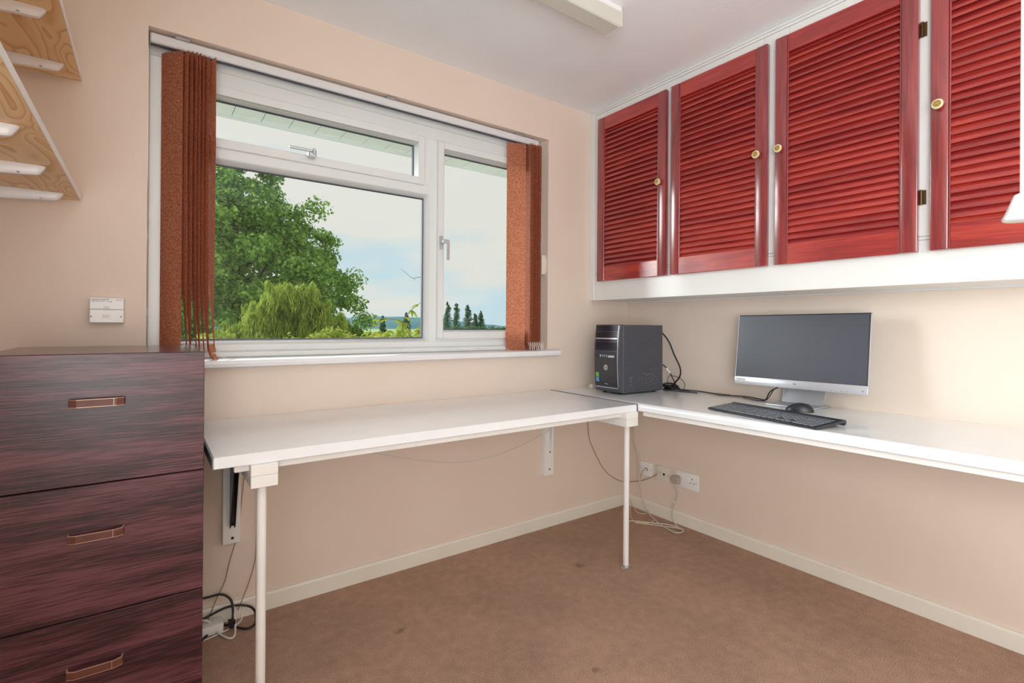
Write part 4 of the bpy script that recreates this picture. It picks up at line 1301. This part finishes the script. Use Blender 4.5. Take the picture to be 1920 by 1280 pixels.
def key_mesh(w, d=.0150):
    bb = bm_new()
    t = .0018
    lo_ = [(-w / 2, -d / 2), (w / 2, -d / 2), (w / 2, d / 2), (-w / 2, d / 2)]
    A = [bb.verts.new((x, y, 0)) for x, y in lo_]
    B = [bb.verts.new((x * (1 - .0018 / w * 1.2), y * .86, .0030)) for x, y in lo_]
    bb.faces.new(A[::-1]); bb.faces.new(B)
    for i in range(4):
        bb.faces.new((A[i], A[(i + 1) % 4], B[(i + 1) % 4], B[i]))
    me = bpy.data.meshes.new('key'); bb.to_mesh(me); bb.free(); me.materials.append(M_key)
    return me
_km = {}
def key(x0, row, w):
    me = _km.get(round(w, 4)) or _km.setdefault(round(w, 4), key_mesh(w - .0030))
    o = bpy.data.objects.new('key', me); COL.objects.link(o); o.parent = kb
    yy = .0155 + row * .0178
    zz = .0080 + (yy - .004) * (.0195 - .0080) / (KD - .026)
    o.location = (x0 + w / 2, yy, zz)
    o.rotation_euler = (math.atan2(.0195 - .0080, KD - .026), 0, 0)
u1 = .0201
kb.rotation_euler.y = -.009
rows_ = [
    [1.25, 1.25, 1.25, 6.25, 1.25, 1.25, 1.25], [2.25] + [1] * 10 + [2.0],
    [1.75] + [1] * 11 + [1.5], [1.5] + [1] * 12 + [.75], [1] * 13 + [1.25], [1] * 14]
for r_, ws in enumerate(rows_):
    xx = .010
    tot = sum(ws); sc_ = 14.2 * u1 / tot
    if r_ == 5:
        continue
    for w in ws:
        key(xx, r_, w * sc_); xx += w * sc_
b = bm_new()      # the row of small function keys along the back
tl = math.atan2(.0195 - .0080, KD - .026)
for k in range(20):
    xk = .0105 + k * .0219
    vs = box(b, (xk, -.0070, .0002), (xk + .0190, .0070, .0030), .0008)
    yy = .0155 + 5 * .0178
    for v in vs:
        v.co = Matrix.Translation((0, yy, .0080 + (yy - .004) * math.tan(tl))) @ Matrix.Rotation(tl, 4, 'X') @ v.co
o = obj('function_keys', b, M_key, kb, local=True); o['kind'] = 'stuff'
for r_ in range(5):
    xx = .010 + 14.2 * u1 + .004
    if True:
        for k in range(3):
            if not (r_ == 1 and k != 1): key(xx + k * u1, r_, u1)
    xx += 3 * u1 + .004
    for w_, k in (((2, 0), (1, 2), (1, 3)) if r_ == 0 else ((1, 0), (1, 1), (1, 2), (1, 3))):
        key(xx + k * u1, r_, u1 * w_)

# ------------------------------------------------------------------ mouse
ms = thing('mouse', 'small black computer mouse between the keyboard and the monitor base', 'mouse', (-.245, -1.105, dz(1.1) + .0003), math.radians(18))
b = bm_new()
nu, nv = 22, 12
rows = []
for i in range(nu + 1):
    t = i / nu * 2 - 1
    w = .028 * math.sqrt(max(0, 1 - t * t)) ** .8 + .0002
    hh = (.034 * (1 - (t * .98) ** 2) ** .55) * (1 - .12 * t)
    row = []
    for j in range(nv + 1):
        a = PI * j / nv
        row.append(b.verts.new((t * .050, -w * math.cos(a), max(0.001, hh * math.sin(a) ** .7) if 0 < j < nv else .001)))
    rows.append(row)
for r0, r1 in zip(rows, rows[1:]):
    for j in range(nv):
        b.faces.new((r0[j], r0[j + 1], r1[j + 1], r1[j]))
    b.faces.new((r0[0], r1[0], r1[nv], r0[nv]))
bmesh.ops.remove_doubles(b, verts=b.verts[:], dist=1e-5)
for v in b.verts: v.co = Matrix.Rotation(PI / 2, 3, 'Z') @ v.co
obj('shell', b, M_kbd, ms, local=True, smooth=70)
b = bm_new(); lathe(b, [(.008, -.003), (.008, .003)], (0, -.028, .0250), (1, 0, 0), 14); obj('scroll_wheel', b, M_key, ms, local=True)
text_mesh('logo', 'hp', .010, M_silver, _ROOT[ms.name] @ frame_M((-.010, .012, .0345), (0, -1, 0), (1, 0, .1)), ms, shear=.3)

# ------------------------------------------------------------------ outdoors
M_leafA = leaf_mat('sycamore_leaves', (82, 120, 62), (164, 196, 104), .4, 1.2)
M_leafB = leaf_mat('feathery_shrub_leaves', (128, 150, 62), (190, 205, 104), .4, 2.0)
M_leafC = leaf_mat('vine_leaves', (130, 160, 52), (206, 196, 96), .4, 9.0)
M_leafD = leaf_mat('poplar_leaves', (66, 100, 76), (112, 142, 104), .25, .4)
M_leafE = leaf_mat('conifer_leaves', (58, 94, 76), (100, 132, 92), .2, .6)
M_leafF = leaf_mat('hedge_leaves', (122, 150, 60), (190, 196, 96), .35, 2.0)
M_bark = noisy('grey_bark', (96, 84, 70), (70, 60, 50), scale=12, rough=.9)
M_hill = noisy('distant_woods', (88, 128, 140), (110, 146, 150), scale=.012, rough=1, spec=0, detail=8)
M_field = noisy('pale_field', (176, 196, 160), (150, 176, 130), scale=.02, rough=1, spec=0)
M_grass = noisy('grass', (142, 168, 118), (178, 190, 142), scale=.3, rough=1, spec=0, detail=6)

def leaves(name, centres, radii, counts, size, mat, parent=None, seed=1, aspect=.62, up=0.0, shell=.5, label=None, squash=1.0):
    """many small folded leaves clustered round centres"""
    rg = np.random.default_rng(seed)
    V, F = [], []
    pos = []
    for c, r, n in zip(centres, radii, counts):
        d = rg.normal(size=(n, 3)); d /= np.linalg.norm(d, axis=1)[:, None]
        rr = r * (shell + (1 - shell) * rg.random(n)) 
        p = np.array(c) + d * rr[:, None] * np.array([1, 1, squash])
        pos.append(np.concatenate([p, d], axis=1))
    pos = np.concatenate(pos)
    n = len(pos)
    p, d = pos[:, :3], pos[:, 3:]
    nrm = d * .7 + rg.normal(size=(n, 3)) * .55 + np.array([0, 0, .35])
    nrm /= np.linalg.norm(nrm, axis=1)[:, None]
    ref = rg.normal(size=(n, 3)) + np.array([0, 0, up * 6])
    t = ref - nrm * np.sum(ref * nrm, axis=1)[:, None]; t /= np.linalg.norm(t, axis=1)[:, None]
    s = np.cross(nrm, t)
    sz = size * (.7 + .6 * rg.random(n))[:, None]
    a = p - t * sz * .5
    bq = p + s * sz * aspect * .5 + nrm * sz * .08
    cq = p + t * sz * .5
    dq = p - s * sz * aspect * .5 + nrm * sz * .08
    verts = np.stack([a, bq, cq, dq], axis=1).reshape(-1, 3)
    me = bpy.data.meshes.new(name)
    me.vertices.add(4 * n); me.vertices.foreach_set('co', verts.astype(np.float32).ravel())
    me.loops.add(4 * n); me.loops.foreach_set('vertex_index', np.arange(4 * n, dtype=np.int32))
    me.polygons.add(n); me.polygons.foreach_set('loop_start', np.arange(0, 4 * n, 4, dtype=np.int32))
    try: me.polygons.foreach_set('loop_total', np.full(n, 4, dtype=np.int32))
    except Exception: pass
    me.update(calc_edges=True); me.validate()
    return link_mesh(name, me, mat, parent, smooth=0)

GZ = -3.0
b = bm_new()
# ground: falls away from the house into the valley
rad = [(0.16, GZ), (30, GZ - .2), (80, GZ - 1.5), (160, -5), (400, -9), (900, -10), (2500, -6)]
rings = []
for y_, z_ in rad:
    w = 12 + y_ * 1.6
    rings.append([b.verts.new((x_, y_, z_)) for x_ in np.linspace(-w, w + y_ * 1.0, 14)])
for r0, r1 in zip(rings, rings[1:]):
    for k in range(13):
        b.faces.new((r0[k], r0[k + 1], r1[k + 1], r1[k]))
g_ = struct('ground', b, M_grass, smooth=80)
b = bm_new(); box(b, (-9, .16, GZ), (9, 6.5, GZ + .03)); struct('bounce_slab', b, noisy('pale_bounce', (206, 202, 194), (188, 184, 176), scale=3, rough=.9), smooth=0)  # unseen pale slab added to bounce neutral light up onto the eaves
b = bm_new()
# distant wooded ridge with real depth, and its skyline of tree tops
rg = np.random.default_rng(5)
nx = 160
xs = np.linspace(-700, 2600, nx)
prof_h = [12 + 9 * math.sin(x / 210.) + 6 * math.sin(x / 90. + 1) + rg.normal() * .8 for x in xs]
rows = []
for dy, s in ((0, -.0), (60, .55), (160, 1.0), (320, .9), (520, .0)):
    rows.append([b.verts.new((x, 1250 + dy - .18 * x, -12 + (hh + 14) * s)) for x, hh in zip(xs, prof_h)])
for r0, r1 in zip(rows, rows[1:]):
    for k in range(nx - 1):
        b.faces.new((r0[k], r0[k + 1], r1[k + 1], r1[k]))
o = struct('hills', b, M_hill, smooth=80)

# the big sycamore
tr = thing('tree', 'large broad green leafy tree filling the left half of the window view', 'tree', (1.2, 22.5, GZ - .1))
rg = np.random.default_rng(11)
cs, rs, ns = [], [], []
C0 = np.array([0.6, 22.6, 2.6])
for k in range(90):
    d = rg.normal(size=3); d /= np.linalg.norm(d)
    cs.append(C0 + d * rg.uniform(.5, 3.2) + np.array([0, .8, -.3])); rs.append(rg.uniform(.7, 1.1)); ns.append(150)
for k in range(330):
    d = rg.normal(size=3); d /= np.linalg.norm(d)
    if d[2] < -.75: continue
    lob = 1 + .13 * math.sin(4 * math.atan2(d[1], d[0]) + 1) + .10 * math.sin(7 * d[2] + 3 * d[0])
    rad_ = np.array([4.9, 4.6, 5.1]) * lob * (.70 + .33 * rg.random() ** .6)
    if d[2] > 0: rad_[:2] *= (1 - .24 * d[2])
    cs.append(C0 + d * rad_); rs.append(rg.uniform(.42, .85)); ns.append(260)
leaves('foliage', cs, rs, ns, .165, M_leafA, tr, 3, .75, shell=.35, squash=.75)
b = bm_new()
tube(b, spline([(1.0, 22.5, GZ - .1), (1.0, 22.5, -1.0), (.9, 22.6, 1.5), (.7, 22.6, 4.0), (.6, 22.6, 5.8)], 5), [.38 - .012 * i for i in range(21)], 12)
for k in range(16):
    d = rg.normal(size=3); d[2] = abs(d[2]) * .7 + .15; d /= np.linalg.norm(d)
    p0 = np.array([.9, 22.55, rg.uniform(-.5, 3.5)]); p1 = p0 + d * rg.uniform(2.6, 3.8)
    tube(b, spline([p0, (p0 + p1) / 2 + np.array([0, 0, .2]), p1], 4), [.11 - .009 * i for i in range(9)], 7)
obj('trunk', b, M_bark, tr, smooth=60)

# feathery yellow-green shrub in front of it
sh = thing('shrub', 'feathery yellow green shrub in front of the big tree', 'shrub', (.55, 10.9, GZ))
rg = np.random.default_rng(21)
def plume_shrub(name_par, centres, mat, seed, blade=.16, n=70, spread=.28, hgt=.5, asp=.13):
    rg = np.random.default_rng(seed)
    cs, rs, ns = [], [], []
    for (cx_, cy_, cz_) in centres:
        lean = rg.normal(size=2) * .25
        for k in range(7):
            t = k / 6
            cs.append((cx_ + lean[0] * t * hgt, cy_ + lean[1] * t * hgt, cz_ + t * hgt)); rs.append(spread * (1 - .75 * t) + .02); ns.append(int(n * (1 - .6 * t)))
    return leaves('foliage', cs, rs, ns, blade, mat, name_par, seed, asp, up=1.2, shell=.1)
pl = []
for k in range(130):
    x_ = rg.uniform(-1.0, 1.45); y_ = 10.9 + rg.uniform(-.9, .9)
    ux = (x_ - .40) / 1.35
    top = 1.40 * math.sqrt(max(0.02, 1 - ux * ux)) + .02 + (.18 if -.1 < x_ < .8 else -.08)
    pl.append((x_, y_ - .1 * x_, .25 + (top - .25) * rg.uniform(.3, 1.0)))
plume_shrub(sh, pl, M_leafB, 8, .17, 90, .24, .42, .12)
b = bm_new()
for k in range(22):
    a = rg.uniform(-1.0, 1.0); c = rg.uniform(-.5, .5)
    tube(b, spline([(.5 + a * .12, 10.9 + c * .1, GZ), (.5 + a * .45, 10.9 + c * .4, -1.0), (.45 + a * .9, 10.9 + c * .8, .9 - .3 * abs(a))], 5), [.035 - .0025 * i for i in range(11)], 6)
obj('stems', b, M_bark, sh)
# darker feathery shrub to its right
sh2 = thing('shrub', 'low dark green feathery shrub at the right foot of the big tree', 'shrub', (2.0, 12.3, GZ))
pl = [(rg.uniform(1.2, 2.75), 12.3 + rg.uniform(-.6, .6), 0) for k in range(46)]
pl = [(x_, y_, .15 + (.95 - .45 * abs(x_ - 1.8)) * rg.uniform(.3, .75)) for x_, y_, _ in pl]
plume_shrub(sh2, pl, leaf_mat('dark_feathery_leaves', (78, 112, 48), (140, 166, 72), .35, 2.0), 9, .17, 80, .26, .36, .14)
b = bm_new()
for k in range(8):
    a = rg.uniform(-1, 1)
    tube(b, spline([(2.0 + a * .1, 12.3, GZ), (2.0 + a * .4, 12.3, -1.0), (2.0 + a * .7, 12.3, .55)], 5), [.03 - .002 * i for i in range(11)], 6)
obj('stems', b, M_bark, sh2)

# hedge tops along the garden, just under the pane
def hedge(x0, x1, y, ztop, label, seed, mat):
    t = thing('hedge', label, 'hedge', ((x0 + x1) / 2, y, GZ))
    rg = np.random.default_rng(seed); cs, rs, ns = [], [], []
    for k in range(int((x1 - x0) * 20)):
        x_ = rg.uniform(x0, x1); cs.append((x_, y + rg.uniform(-.35, .35), ztop - .22 + .10 * math.sin(3.1 * x_) + rg.uniform(-.16, .08))); rs.append(rg.uniform(.12, .24)); ns.append(60)
    for k in range(int((x1 - x0) * 45)):
        cs.append((rg.uniform(x0, x1), y - .30 + rg.uniform(-.12, .05), rg.uniform(ztop - 2.2, ztop - .3))); rs.append(rg.uniform(.12, .24)); ns.append(34)
    leaves('foliage', cs, rs, ns, .085, mat, t, seed, .7, shell=.3)
    bb = bm_new(); box(bb, (x0 + .1, y - .28, GZ), (x1 - .1, y + .28, ztop - .30), .1, 0, 2); obj('hedge_mass', bb, M_leafF, t)
hedge(-1.6, 3.2, 8.2, .90, 'yellow green hedge top just below the pane under the shrubs', 31, M_leafF)

# house roof and chimney glimpsed beyond
hs_ = thing('house', 'distant brick house roof seen between the shrubs and the vine', 'house', (17.5, 58, -6.5))
b = bm_new(); box(b, (14.5, 56, -6.5), (19.5, 61, -1.9)); obj('walls', b, noisy('brick', (176, 130, 108), (150, 106, 88), scale=3, rough=.9), hs_, smooth=0)
b = bm_new(); prism(b, [(55.6, -1.95), (61.4, -1.95), (58.5, -.35)], 'x', 14.2, 19.8); obj('roof', b, noisy('grey_roof_tiles', (170, 160, 150), (140, 132, 126), scale=2, stretch=(1, 1, 6), rough=.9), hs_, smooth=0)
hs2 = thing('house', 'distant pale house roof below the poplars', 'house', (98, 128, -9))
b = bm_new(); box(b, (92, 124, -9), (104, 131, -4.6)); obj('walls', b, noisy('render_walls', (206, 190, 164), (190, 172, 150), scale=1, rough=.9), hs2, smooth=0)
b = bm_new(); prism(b, [(123.5, -4.7), (131.5, -4.7), (127.5, -1.6)], 'x', 91.5, 104.5); obj('roof', b, noisy('tan_roof_tiles', (206, 178, 130), (186, 156, 112), scale=1, rough=.9), hs2, smooth=0)

# poplars
def poplar(x_, y_, ztop, w, seed, label, zb=-8.0):
    t = thing('poplar_tree', label, 'tree', (x_, y_, zb), group='poplars on the skyline')
    rg = np.random.default_rng(seed); cs, rs, ns = [], [], []
    n = 34
    for k in range(n):
        q = k / (n - 1); z_ = zb + 3 + (ztop - zb - 3.4) * q
        wr = w * (math.sin(PI * min(1, .12 + .88 * q) ** .8) ** .7) * .75 + .15
        for j in range(2):
            cs.append((x_ + rg.normal() * wr * .45, y_ + rg.normal() * wr * .45, z_ + rg.uniform(-.3, .3))); rs.append(wr * rg.uniform(.55, .9)); ns.append(46)
    leaves('foliage', cs, rs, ns, .36, M_leafD, t, seed, .7, up=.4, shell=.3, squash=1.5)
    bb = bm_new(); tube(bb, [(x_, y_, zb), (x_, y_, ztop - 3)], [.3, .08], 8); obj('trunk', bb, M_bark, t)
for k, (x_, y_, zt_, w, lab) in enumerate([(69.7, 131.0, 8.2, 1.6, 'tall poplar at the left edge of the right-hand pane'), (72.0, 129.4, 7.8, 1.6, 'second poplar from the left in the right-hand pane'),
                                            (74.7, 127.4, 7.3, 1.6, 'third poplar from the left, standing alone in the right-hand pane'), (76.5, 126.2, 4.8, 1.3, 'fourth poplar from the left, short, in the right-hand pane'),
                                            (77.9, 125.2, 5.4, 1.4, 'rightmost and slender poplar in the right-hand pane')]):
    poplar(x_, y_, zt_, w, 50 + k, lab)

def conifer(x_, y_, ztop, w, seed, label, zb=-6.0):
    t = thing('conifer_tree', label, 'tree', (x_, y_, zb))
    rg = np.random.default_rng(seed); cs, rs, ns = [], [], []
    n = 26
    for k in range(n):
        q = k / (n - 1); z_ = zb + 1 + (ztop - zb - 1.1) * q; wr = w * (1 - q) ** .7 + .05
        for j in range(3):
            a = rg.uniform(0, 6.28); cs.append((x_ + math.cos(a) * wr * .6, y_ + math.sin(a) * wr * .6, z_)); rs.append(wr * .5 + .08); ns.append(46)
    leaves('foliage', cs, rs, ns, .20, M_leafE, t, seed, .6, shell=.3)
    bb = bm_new(); tube(bb, [(x_, y_, zb), (x_, y_, ztop - 1)], [.22, .05], 8); obj('trunk', bb, M_bark, t)
conifer(20.2, 55.5, 2.1, .9, 61, 'slim dark conifer behind the vine, furthest left of three')
conifer(22.6, 54.1, 2.5, 1.3, 62, 'broader dark conifer behind the vine, middle of three')
conifer(25.4, 52.6, 3.1, 1.3, 63, 'dark conifer against the window mullion behind the vine')
conifer(17.7, 53.0, .1, .5, 64, 'tiny dark conifer low down beside the brick house roof')

# low tree belt in the valley
def belt(x0, x1, y, ztop, label, seed, mat, zb=-9.0, size=.5, r=1.3, n=60):
    t = thing('tree_belt', label, 'trees', ((x0 + x1) / 2, y, zb))
    rg = np.random.default_rng(seed); cs, rs, ns = [], [], []
    for k in range(n):
        x_ = rg.uniform(x0, x1); cs.append((x_, y + rg.uniform(-2, 2) - .2 * (x_ - x0), ztop - r + rg.uniform(-r, .3))); rs.append(r * rg.uniform(.6, 1.1)); ns.append(60)
    o = leaves('foliage', cs, rs, ns, size, mat, t, seed, .7, shell=.3)
    return t
belt(62, 80, 119, 1.15, 'dense shrubby trees at the foot of the poplars', 71, M_leafD, n=70)
belt(80, 112, 138, .5, 'low green tree belt right of the poplars', 72, M_leafF, n=60)
belt(15, 40, 100, -1.2, 'low green tree belt behind the vine', 73, M_leafF, n=60)

# climbing vine close to the glass
vn = thing('vine', 'yellow green leafy vine shoots rising outside the window beside the mullion', 'vine', (-.55, 1.6, -.4))
M_stem = noisy('vine_stem', (120, 118, 80), (96, 92, 66), scale=20, rough=.8)
b = bm_new()
stems = [[(-.60, 1.75, .25), (-.68, 1.62, .70), (-.80, 1.45, .98), (-.86, 1.30, 1.10), (-.82, 1.20, 1.19), (-.74, 1.12, 1.26)],
         [(-.75, 1.8, .25), (-.90, 1.7, .75), (-1.02, 1.55, .98), (-1.00, 1.45, 1.09), (-.92, 1.35, 1.10), (-.84, 1.28, 1.06)],
         [(-.50, 1.6, .25), (-.62, 1.5, .80), (-.70, 1.35, 1.02), (-.74, 1.22, 1.12)],
         [(-.5, 1.7, .25), (-.75, 1.6, .70), (-.88, 1.42, .93), (-.95, 1.35, 1.00)]]
for s_ in stems:
    pts = spline(s_, 6); tube(b, pts, [.0045 - .003 * i / len(pts) for i in range(len(pts))], 6)
obj('stem', b, M_stem, vn, smooth=60)
rg = np.random.default_rng(77)
def palm_leaf(bm, c, dirv, size, droop=.5):
    """a leaf of five pointed, folded leaflets"""
    c = Vector(c); d0 = Vector(dirv).normalized()
    side = d0.cross(Vector((0, 0, 1)));
    if side.length < .1: side = Vector((1, 0, 0))
    side.normalize(); nrm = side.cross(d0).normalized()
    for a, s in ((-75, .6), (-38, .85), (0, 1.0), (38, .85), (75, .6)):
        q = (d0 * math.cos(math.radians(a)) + side * math.sin(math.radians(a))).normalized()
        w = q.cross(nrm).normalized()
        L_ = size * s
        prev = None
        for k in range(6):
            t = k / 5; hw = L_ * .20 * math.sin(PI * min(1, .08 + t * .92)) + .0004
            p = c + q * L_ * t - Vector((0, 0, droop * L_ * t * t)) 
            cur = (bm.verts.new(p + w * hw + nrm * hw * .25), bm.verts.new(p), bm.verts.new(p - w * hw + nrm * hw * .25))
            if prev:
                bm.faces.new((prev[0], prev[1], cur[1], cur[0])); bm.faces.new((prev[1], prev[2], cur[2], cur[1]))
            prev = cur
lf = []
for s_ in stems:
    pts = spline(s_, 6)
    for p in pts[int(len(pts) * .42)::3]:
        if p.z > .80: lf.append((p, rg.uniform(.05, .085)))
for k in range(64):
    lf.append((Vector((rg.uniform(-1.10, -.66), rg.uniform(1.25, 1.75), rg.uniform(.86, 1.03))), rg.uniform(.06, .10)))
for p, s_ in lf:
    bb = bm_new(); a = rg.uniform(0, 6.28)
    palm_leaf(bb, p, (math.cos(a), math.sin(a), rg.uniform(-.3, .5)), s_, rg.uniform(.3, .9))
    obj('leaf', bb, M_leafC, vn, smooth=60, norm=False)
# bare twig
b = bm_new()
tube(b, spline([(-.745, 1.105, 1.389), (-.76, 1.112, 1.392), (-.80, 1.14, 1.393), (-.855, 1.18, 1.385), (-.885, 1.205, 1.415), (-.92, 1.23, 1.448)], 6), [.0028 - .0017 * i / 30 for i in range(31)], 6)
tube(b, spline([(-.855, 1.18, 1.386), (-.835, 1.17, 1.370)], 3), .0012, 5)
tube(b, spline([(-.752, 1.11, 1.392), (-.738, 1.10, 1.375), (-.735, 1.10, 1.28), (-.735, 1.10, .7), (-.730, 1.12, -.4)], 6), [.003 + .002 * i / 24 for i in range(25)], 6)
single('bare_twig', b, M_stem, 'bare brown twig poking into view beside the window mullion', 'twig', smooth=60)
